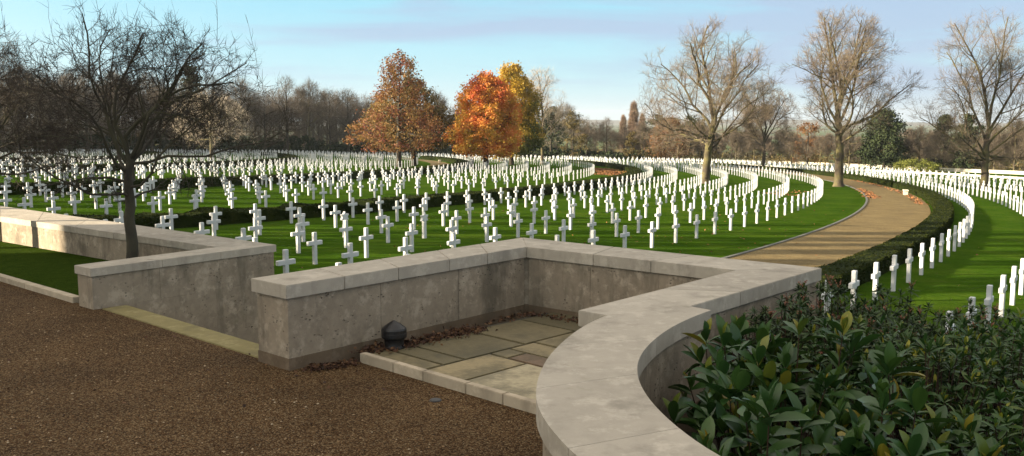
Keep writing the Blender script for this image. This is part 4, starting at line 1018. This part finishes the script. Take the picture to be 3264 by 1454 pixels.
# scrubby bare bushes and trees in front of the plain, right side
B1 = Tree(141, 9., 4.2, 1.0, .2, [(.08,.6),(.2,.95),(.5,1.),(.75,.8),(.95,.4),(1.02,.1)], n=(15,7,6,5), up=.25, wob=.18, low=10, high=75, tw=.018)
B2 = Tree(142, 9.5, 3.6, 2.2, .2, OVAL, n=(14,7,6,5), up=.35, wob=.15, low=20, high=75, tw=.017)
RB = [(1850,215,.78,1,'slim sunlit green-stemmed tree just right of the big low-limbed tree'),(1896,232,.9,1,'taller sunlit stem between the low-limbed tree and the dim bare tree'),(1775,255,1.0,0,'brown leafless tree directly behind the low-limbed trunk'),(1990,218,.82,0,'leafless brown tree beyond the wall, left of the path tree'),(2062,212,.70,1,'small bare tree just left of the thick path trunk'),
 (2135,206,.85,1,'bare tree just right of the thick path trunk beyond the wall'),(2310,205,.95,0,'brown bare bush tree between the cedar and the dark pines'),(2352,190,.8,0,'lower tangled bare bush in front of the narrow evergreen'),(2500,190,.95,0,'brown thicket tree right of the right-edge trunk'),(2550,188,1.05,0,'brown thicket tree cut by the right edge'),(2590,192,1.1,1,'sunlit bare tree at the far right edge beyond the wall')]
pb = {}
for i, (px, d, s, k, lab) in enumerate(RB):
    x, y = bear(pxaz(px), d)
    if k not in pb: pb[k] = put_tree((B1,B2)[k], on(x,y,-.2), RR.uniform(0,6), M['bark'], M['twig_wood'], 'bare_tree', lab, scale=s, group='bare trees beyond the right-hand walls', fine=(2,.8,.020,30+k))
    else: copy_tree(pb[k], on(x,y,-.2), RR.uniform(0,6), s, lab)
sp3 = []
for px in np.arange(1640, 2640, 26):
    d = RR.uniform(235,275) if px < 2050 else RR.uniform(212,240); x, y = bear(pxaz(px), d); sp3.append((x,y,RR.uniform(2.,3.4),RR.uniform(1.8,4.2)))
bushes('scrub', sp3, M['leaf_olive'], 'brown scrub and brambles along the slope beyond the boundary wall', leaf=.34, per=330, seed=8, cat='scrub')
sp4 = []
for px in np.arange(1640, 2640, 40):
    d = RR.uniform(245,290) if px < 2050 else RR.uniform(225,255); x, y = bear(pxaz(px), d); sp4.append((x,y,gz(x,y)-.3,RR.uniform(.7,1.1),RR.uniform(0,6),RR.randint(0,1)))
merged('slope_thicket', sp4, 'leafless brown thicket on the slope beyond the boundary wall', M['twig_wood'], [B1,B2], cat='thicket', fine=(4,.7,.03))
# trees and hedgerows far out on the plain
rng = np.random.default_rng(77); P = []; S_ = []
for i in range(900):
    d = float(np.exp(rng.uniform(math.log(420), math.log(5200)))); az = radians(rng.uniform(-34,34)); x, y = d*sin(az), d*cos(az)
    if rng.random() < .75:      # gathered into hedgerow and wood lines
        d = round(d/ (140+d*.12))*(140+d*.12)+rng.normal(0,12); x, y = d*sin(az), d*cos(az)
    if d < 420: continue
    h = rng.uniform(5,11); n = 70
    q = rng.normal(size=(n,3))*np.array((h*.55,h*.55,h*.28)); q[:,2] = np.abs(q[:,2])
    P.append(q+np.array((x,y,gz(x,y)))); S_.append(np.full(n, .10*h+d*.00035))
P = np.concatenate(P); S_ = np.concatenate(S_); V, F = leaf_quads(P, 1., rng, .1, .8)
V = (V.reshape(-1,4,3)-P[:,None])*(S_[:,None,None]*1.6)+P[:,None]
tag(fast_mesh('plain_hedgerows', V.reshape(-1,3), F, M['leaf_olive'], None, np.repeat(rng.random(len(P))*.5,4)), 'hedgerows and clumps of trees across the distant plain', 'hedgerows', kind='stuff')
# low wooded ridge on the horizon
V, F = [], []
na = 240
for i in range(na+1):
    az = radians(-50+100*i/na)
    hgt = 26+9*sin(az*9)+6*sin(az*23+1)+4*rng.random()
    for d, h in ((6200,0),(6500,hgt*.75),(7000,hgt),(7800,0)): V.append((d*sin(az), d*cos(az), -37.5+h))
for i in range(na):
    for j in range(3): F.append((i*4+j, (i+1)*4+j, (i+1)*4+j+1, i*4+j+1))
m = MB(); m.add(V, F, .15); tag(m.build('hills', M['leaf_olive']), kind='structure')

# far buildings under the trees
def far_shed(name, px0, px1, d, h, label, door=False, roofc='roofgrey', wallc='shed'):
    x0, y0 = bear(pxaz(px0), d); x1, y1 = bear(pxaz(px1), d); z = gz((x0+x1)/2,(y0+y1)/2)-.2
    L = hypot(x1-x0,y1-y0); rz = atan2(y1-y0,x1-x0)
    e = empty(name, ((x0+x1)/2,(y0+y1)/2,z), rz)
    mb = MB(); mb.box((0,0,h*.33), (L,5,h*.66)); mb.build('wall', M[wallc], e)
    mb = MB(); mb.add([(-L/2-.3,-2.9,h*.66),(L/2+.3,-2.9,h*.66),(L/2+.3,0,h),(-L/2-.3,0,h),(-L/2-.3,2.9,h*.66),(L/2+.3,2.9,h*.66)], [(0,1,2,3),(3,2,5,4),(0,3,4),(1,5,2)]); mb.build('roof', M[roofc], e)
    if door:
        mb = MB(); mb.box((L*.36,-2.52,h*.26), (1.4,.06,h*.5)); mb.build('door', M['reddoor'], e)
    for k in range(3):
        mb = MB(); mb.box((-L*.35+k*L*.24,-2.52,h*.38), (.9,.06,h*.24)); mb.build('window', M['window'], e)
    return tag(e, label, 'building')
far_shed('long_shed', 1068, 1150, 258, 3.6, 'long low grey-roofed shed behind the far crosses, between the autumn trees')
far_shed('long_shed', 1158, 1270, 260, 3.5, 'low grey shed with a red door behind the flaming red tree', True)
far_shed('brick_lodge', 905, 1045, 262, 6.5, 'dark red-brick lodge half hidden behind the tallest autumn tree', False, 'brick', 'brick')

# unseen tree belts and building, added left of the view to throw long shadows
sb = []
for (x, y, s, k) in [(-46,38,.5,1),(-58,57,.6,1),(-76,84,.75,1),(-98,116,.85,0),(-60,36,.6,1),(-82,62,.8,1)]:
    sb.append((x,y,gz(x,y)-.2,s,RR.uniform(0,6),k))
merged('shading_tree_belt', sb, 'unseen belt of bare trees, added left of the lawn for its shadows', M['bark_dark'], [L1,L2], levels=(0,1,2,3), cat='trees')
rb = random.Random(5); P = []; T = []; rng = np.random.default_rng(9)
y = 21.6
while y < 118:
    x = -(.62*y+13)+rb.uniform(-2,2); R = rb.uniform(1.5,2.8); H = rb.uniform(6.5,11.5)*(1.6 if y < 37 else 1. if y < 70 else .5)  # heights stepped to set where the unseen conifers shade the lawn
    n = int(520*R); zz = rng.random(n)**.8; a = rng.uniform(0,6.28,n); q = R*(1-zz)**.75*np.sqrt(rng.uniform(.3,1,n))
    P.append(np.stack([x+np.cos(a)*q, y+np.sin(a)*q, gz(x,y)+zz*H],1)); T.append(rng.random(n))
    y += R*rb.uniform(1.15,1.9)+(rb.uniform(.6,2.4) if rb.random() < .5 else 0)
P = np.concatenate(P); V, F = leaf_quads(P, .62, rng, .1, .8)
tag(fast_mesh('shading_conifer_belt', V, F, M['conifer'], None, np.repeat(np.concatenate(T),4)), 'unseen screen of dark conifers, added left of the lawn for streaked shade', 'trees', kind='stuff')
e = empty('shading_chapel', (-34,-4,0))  # unseen; placed and sized to keep the terrace in shade
mb = MB(); mb.box((0,-6,4.6), (12,48,9.2)); mb.build('wall', M['portland'], e)
mb = MB(); mb.box((0,-6,9.45), (13,49,.5)); mb.build('roof', M['roofgrey'], e)
for k in range(6):
    mb = MB(); mb.box((6.02,-24+k*6.4,4.6), (.08,2.2,5.)); mb.build('window', M['window'], e)
mb = MB(); mb.box((1,18.06,2.), (2.4,.1,4.)); mb.build('door', M['reddoor'], e)
tag(e, 'unseen long pale stone building with tall windows, placed to shade the terrace', 'shading_chapel')

# ------------------------------------------------------------------ shrub bed beside the curved wall
m = MB()
gx = np.linspace(.8, 13, 26); gy = np.linspace(1.5, 16, 30)
V = []; F = []
for yv in gy:
    for xv in gx:
        t = sstep(7.5, 13.5, yv+.25*max(0,xv-3)); V.append((xv, yv, -.05*(1-t)+(gz(xv,yv)-.12)*t))
nx = len(gx)
for j in range(len(gy)-1):
    for i in range(nx-1):
        xm, ym = (gx[i]+gx[i+1])/2, (gy[j]+gy[j+1])/2
        oc = np.interp(ym, [p[1] for p in out[::-1]], [p[0] for p in out[::-1]]) if ym < 8.3 else 1.9+(ym-8.4)*.9
        if ym > 10.9: oc = 3.6
        if xm < oc-.1 : continue
        F.append((j*nx+i, j*nx+i+1, (j+1)*nx+i+1, (j+1)*nx+i))
m.add(V, F, .5); tag(m.build('bed_soil', M['soil']), kind='structure')
def leaf_shape(L, W, fold=.25, curl=.25):
    """local leaf along +Y: 5 stations, a folded midrib"""
    V = []; F = []
    for i, (t, w_) in enumerate(((0,.12),(.2,.62),(.45,.98),(.7,.92),(.88,.55),(1,.04))):
        z = curl*L*(t-.5*t*t*2.0)*.6
        for sx in (-1,0,1): V.append((sx*W*.5*w_, L*t, z+abs(sx)*W*fold*w_))
    for i in range(5):
        for j in range(2): F.append((i*3+j, i*3+j+1, (i+1)*3+j+1, (i+1)*3+j))
    return np.array(V), np.array(F)
def shrub(name, loc, rosettes, leafLW, nl, mtl, label, seed, cat='shrub', stem_r=.0055, droop=0., buds=0, group=None, erect=(15,80), fill=0):
    """rosettes: list of tip positions (world). Leaves radiate from each tip; a stem joins it to the plant's base"""
    rng = np.random.default_rng(seed); e = empty(name, loc)
    LV, LF, LT = [], [], []; off = 0; st = MB(); BP = []
    lv0, lf0 = leaf_shape(1., leafLW[1]/leafLW[0])
    for q in rosettes:
        tip = np.array(q)-np.array(loc); ax = np.array((tip[0]*.35, tip[1]*.35, 1.)); ax /= np.linalg.norm(ax)
        # stem
        base = np.array((tip[0]*.25+rng.normal(0,.05), tip[1]*.25+rng.normal(0,.05), 0)); mid = (base+tip)/2+np.array((tip[0]*.12,tip[1]*.12,-.05))
        pts = [base, mid, tip]; 
        V = []
        for i, p in enumerate(pts):
            r_ = stem_r*(1.5-.4*i)
            for k in range(4): V.append(p+np.array((cos(k*pi/2)*r_, sin(k*pi/2)*r_, 0)))
        st.add(V, [(i*4+k, i*4+(k+1)%4, (i+1)*4+(k+1)%4, (i+1)*4+k) for i in range(2) for k in range(4)], rng.random())
        clump = rng.random()
        n = int(nl*rng.uniform(.8,1.25))
        for k in range(n):
            t = k/n; az = k*2.39996+rng.uniform(-.3,.3); el = radians(erect[1]*(1-t)+erect[0]*t-droop*t+rng.normal(0,9))
            L = leafLW[0]*rng.uniform(.55,1.25)*(.75+.4*t)
            d = np.array((cos(az)*cos(el), sin(az)*cos(el), sin(el)))+ (ax-np.array((0,0,1)))*.5; d /= np.linalg.norm(d)
            side = np.cross(d, (0,0,1.)); side /= np.linalg.norm(side)+1e-9; side = side*cos(.4*rng.normal())+np.cross(d,side)*sin(.35*rng.normal()); side /= np.linalg.norm(side); up_ = np.cross(side, d)
            p0 = tip-ax*L*.28*t*rng.uniform(.5,2.)
            V = lv0*L; W_ = V[:,0:1]*side+V[:,1:2]*d+V[:,2:3]*up_+p0
            LV.append(W_); LF.append(lf0+off); off += len(V)
            LT.append(np.full(len(V), np.clip(.28+.35*rng.random()+.22*clump+(.22 if t < .3 and rng.random() < .5 else 0)+(.3 if rng.random() < .035 else 0),0,1)))
        if buds and rng.random() < buds:
            for k in range(5):
                a = rng.uniform(0,6.28); dd = np.array((cos(a)*.5, sin(a)*.5, .8)); ln = rng.uniform(.04,.09)
                for j in range(9): BP.append(tip+np.array((0,0,.02))+dd*ln*j/8+rng.normal(0,.004,3))
    fast_mesh('foliage', np.concatenate(LV), np.concatenate(LF), mtl, e, np.concatenate(LT), True)
    st.build('stems', M['stem'], e)
    if BP:
        V, F = leaf_quads(np.array(BP), .016, rng, 0, .8); fast_mesh('flower_buds', V, F, M['bud'], e, np.repeat(rng.random(len(BP)),4))
    return tag(e, label, cat, group)
def dome(c, R, H, n, rng, z0=.35, inner=1.1):
    """tips spread over a dome round c, some inside it"""
    P = []
    for i in range(n):
        a = rng.uniform(0,6.28); u = sqrt(rng.random())*.98; z = H*(z0+(1-z0)*sqrt(max(0,1-u*u)))*rng.uniform(.72,1.06)
        P.append((c[0]+cos(a)*u*R, c[1]+sin(a)*u*R, c[2]+z))
    for i in range(int(n*inner)):
        a = rng.uniform(0,6.28); u = sqrt(rng.random())*1.05; z = H*rng.uniform(.22,.72)
        P.append((c[0]+cos(a)*u*R, c[1]+sin(a)*u*R, c[2]+z))
    return P
rs = np.random.default_rng(301)
big = [((1.75,6.45,0),.62,1.12,19,'large-leaved rhododendron tucked into the bend of the curved coping'),
       ((1.62,5.35,0),.55,.98,17,'large-leaved rhododendron nearest the coping edge, dark leaves with bronze undersides'),
       ((2.45,5.55,0),.6,1.1,18,'large-leaved rhododendron with upright yellow-green leaves, bottom right of the wall'),
       ((2.3,6.9,0),.6,1.12,18,'large-leaved rhododendron in the middle of the bed, dark glossy whorls'),
       ((2.2,4.6,0),.6,.95,15,'large-leaved rhododendron cut by the bottom edge of the picture'),
       ((1.9,7.45,0),.45,1.0,12,'small large-leaved rhododendron under the square end of the wall')]
for i, (c, R, H, n, lab) in enumerate(big):
    shrub('rhododendron', c, dome(c,R,H,n,rs), (.225,.086), 8, M['leaf_big'], lab, 310+i, group='rhododendrons in the raised bed', droop=25)
mid = [((3.1,6.7,0),.75,1.02,85,'fine-leaved evergreen shrub in the middle of the bed with lime shoot tips'),((3.9,7.2,-.05),.8,1.02,90,'fine-leaved evergreen shrub with pale young shoots against the lawn'),((3.3,5.7,0),.75,.92,80,'dim fine-leaved evergreen shrub low at the right, mostly in shadow'),
       ((4.4,8.0,-.1),.8,1.03,85,'tallest fine-leaved evergreen shrub at the right edge, yellow-green tops'),((3.0,4.8,0),.7,.80,70,'dark fine-leaved evergreen shrub in the bottom right corner'),((3.0,7.9,-.05),.75,1.0,80,'fine-leaved evergreen shrub behind the bronze-leaved rhododendrons')]
for i, (c, R, H, n, lab) in enumerate(mid):
    shrub('evergreen_shrub', c, dome(c,R,H,n,rs), (.105,.031), 11, M['leaf_mid'], lab, 330+i, group='fine-leaved shrubs in the raised bed', stem_r=.0042, droop=30)
pie = [((2.65,8.75,-.1),.6,1.02,90,'pieris bush with drooping narrow leaves against the wall side'),((3.3,9.5,-.3),.65,1.24,110,'pieris bush with pink bud sprays below the wall corner'),((4.1,9.9,-.5),.75,1.36,120,'largest pieris bush with pink buds in front of the first crosses'),
       ((4.6,9.0,-.3),.7,1.12,100,'pieris bush at the right with rusty bud sprays over the lawn'),((3.6,8.5,-.1),.6,1.0,80,'low pieris bush in the middle of the bed')]
for i, (c, R, H, n, lab) in enumerate(pie):
    shrub('pieris_shrub', c, dome(c,R,H,n,rs), (.085,.021), 19, M['leaf_narrow'], lab, 350+i, group='pieris bushes in the raised bed', stem_r=.0035, droop=70, buds=.22)

# ------------------------------------------------------------------ air
hm = bpy.data.materials.new('haze'); hm.use_nodes = True; nt = hm.node_tree
for n_ in list(nt.nodes):
    if n_.type == 'BSDF_PRINCIPLED': nt.nodes.remove(n_)
pv_ = N(nt, 'ShaderNodeVolumePrincipled', inp={'Color': (.80,.88,1.,1), 'Density': HAZE, 'Anisotropy': .3})
nt.links.new(pv_.outputs[0], nt.nodes['Material Output'].inputs['Volume'])
mb = MB(); mb.box((0,0,21), (17400,17400,124)); tag(mb.build('haze', hm), kind='stuff')
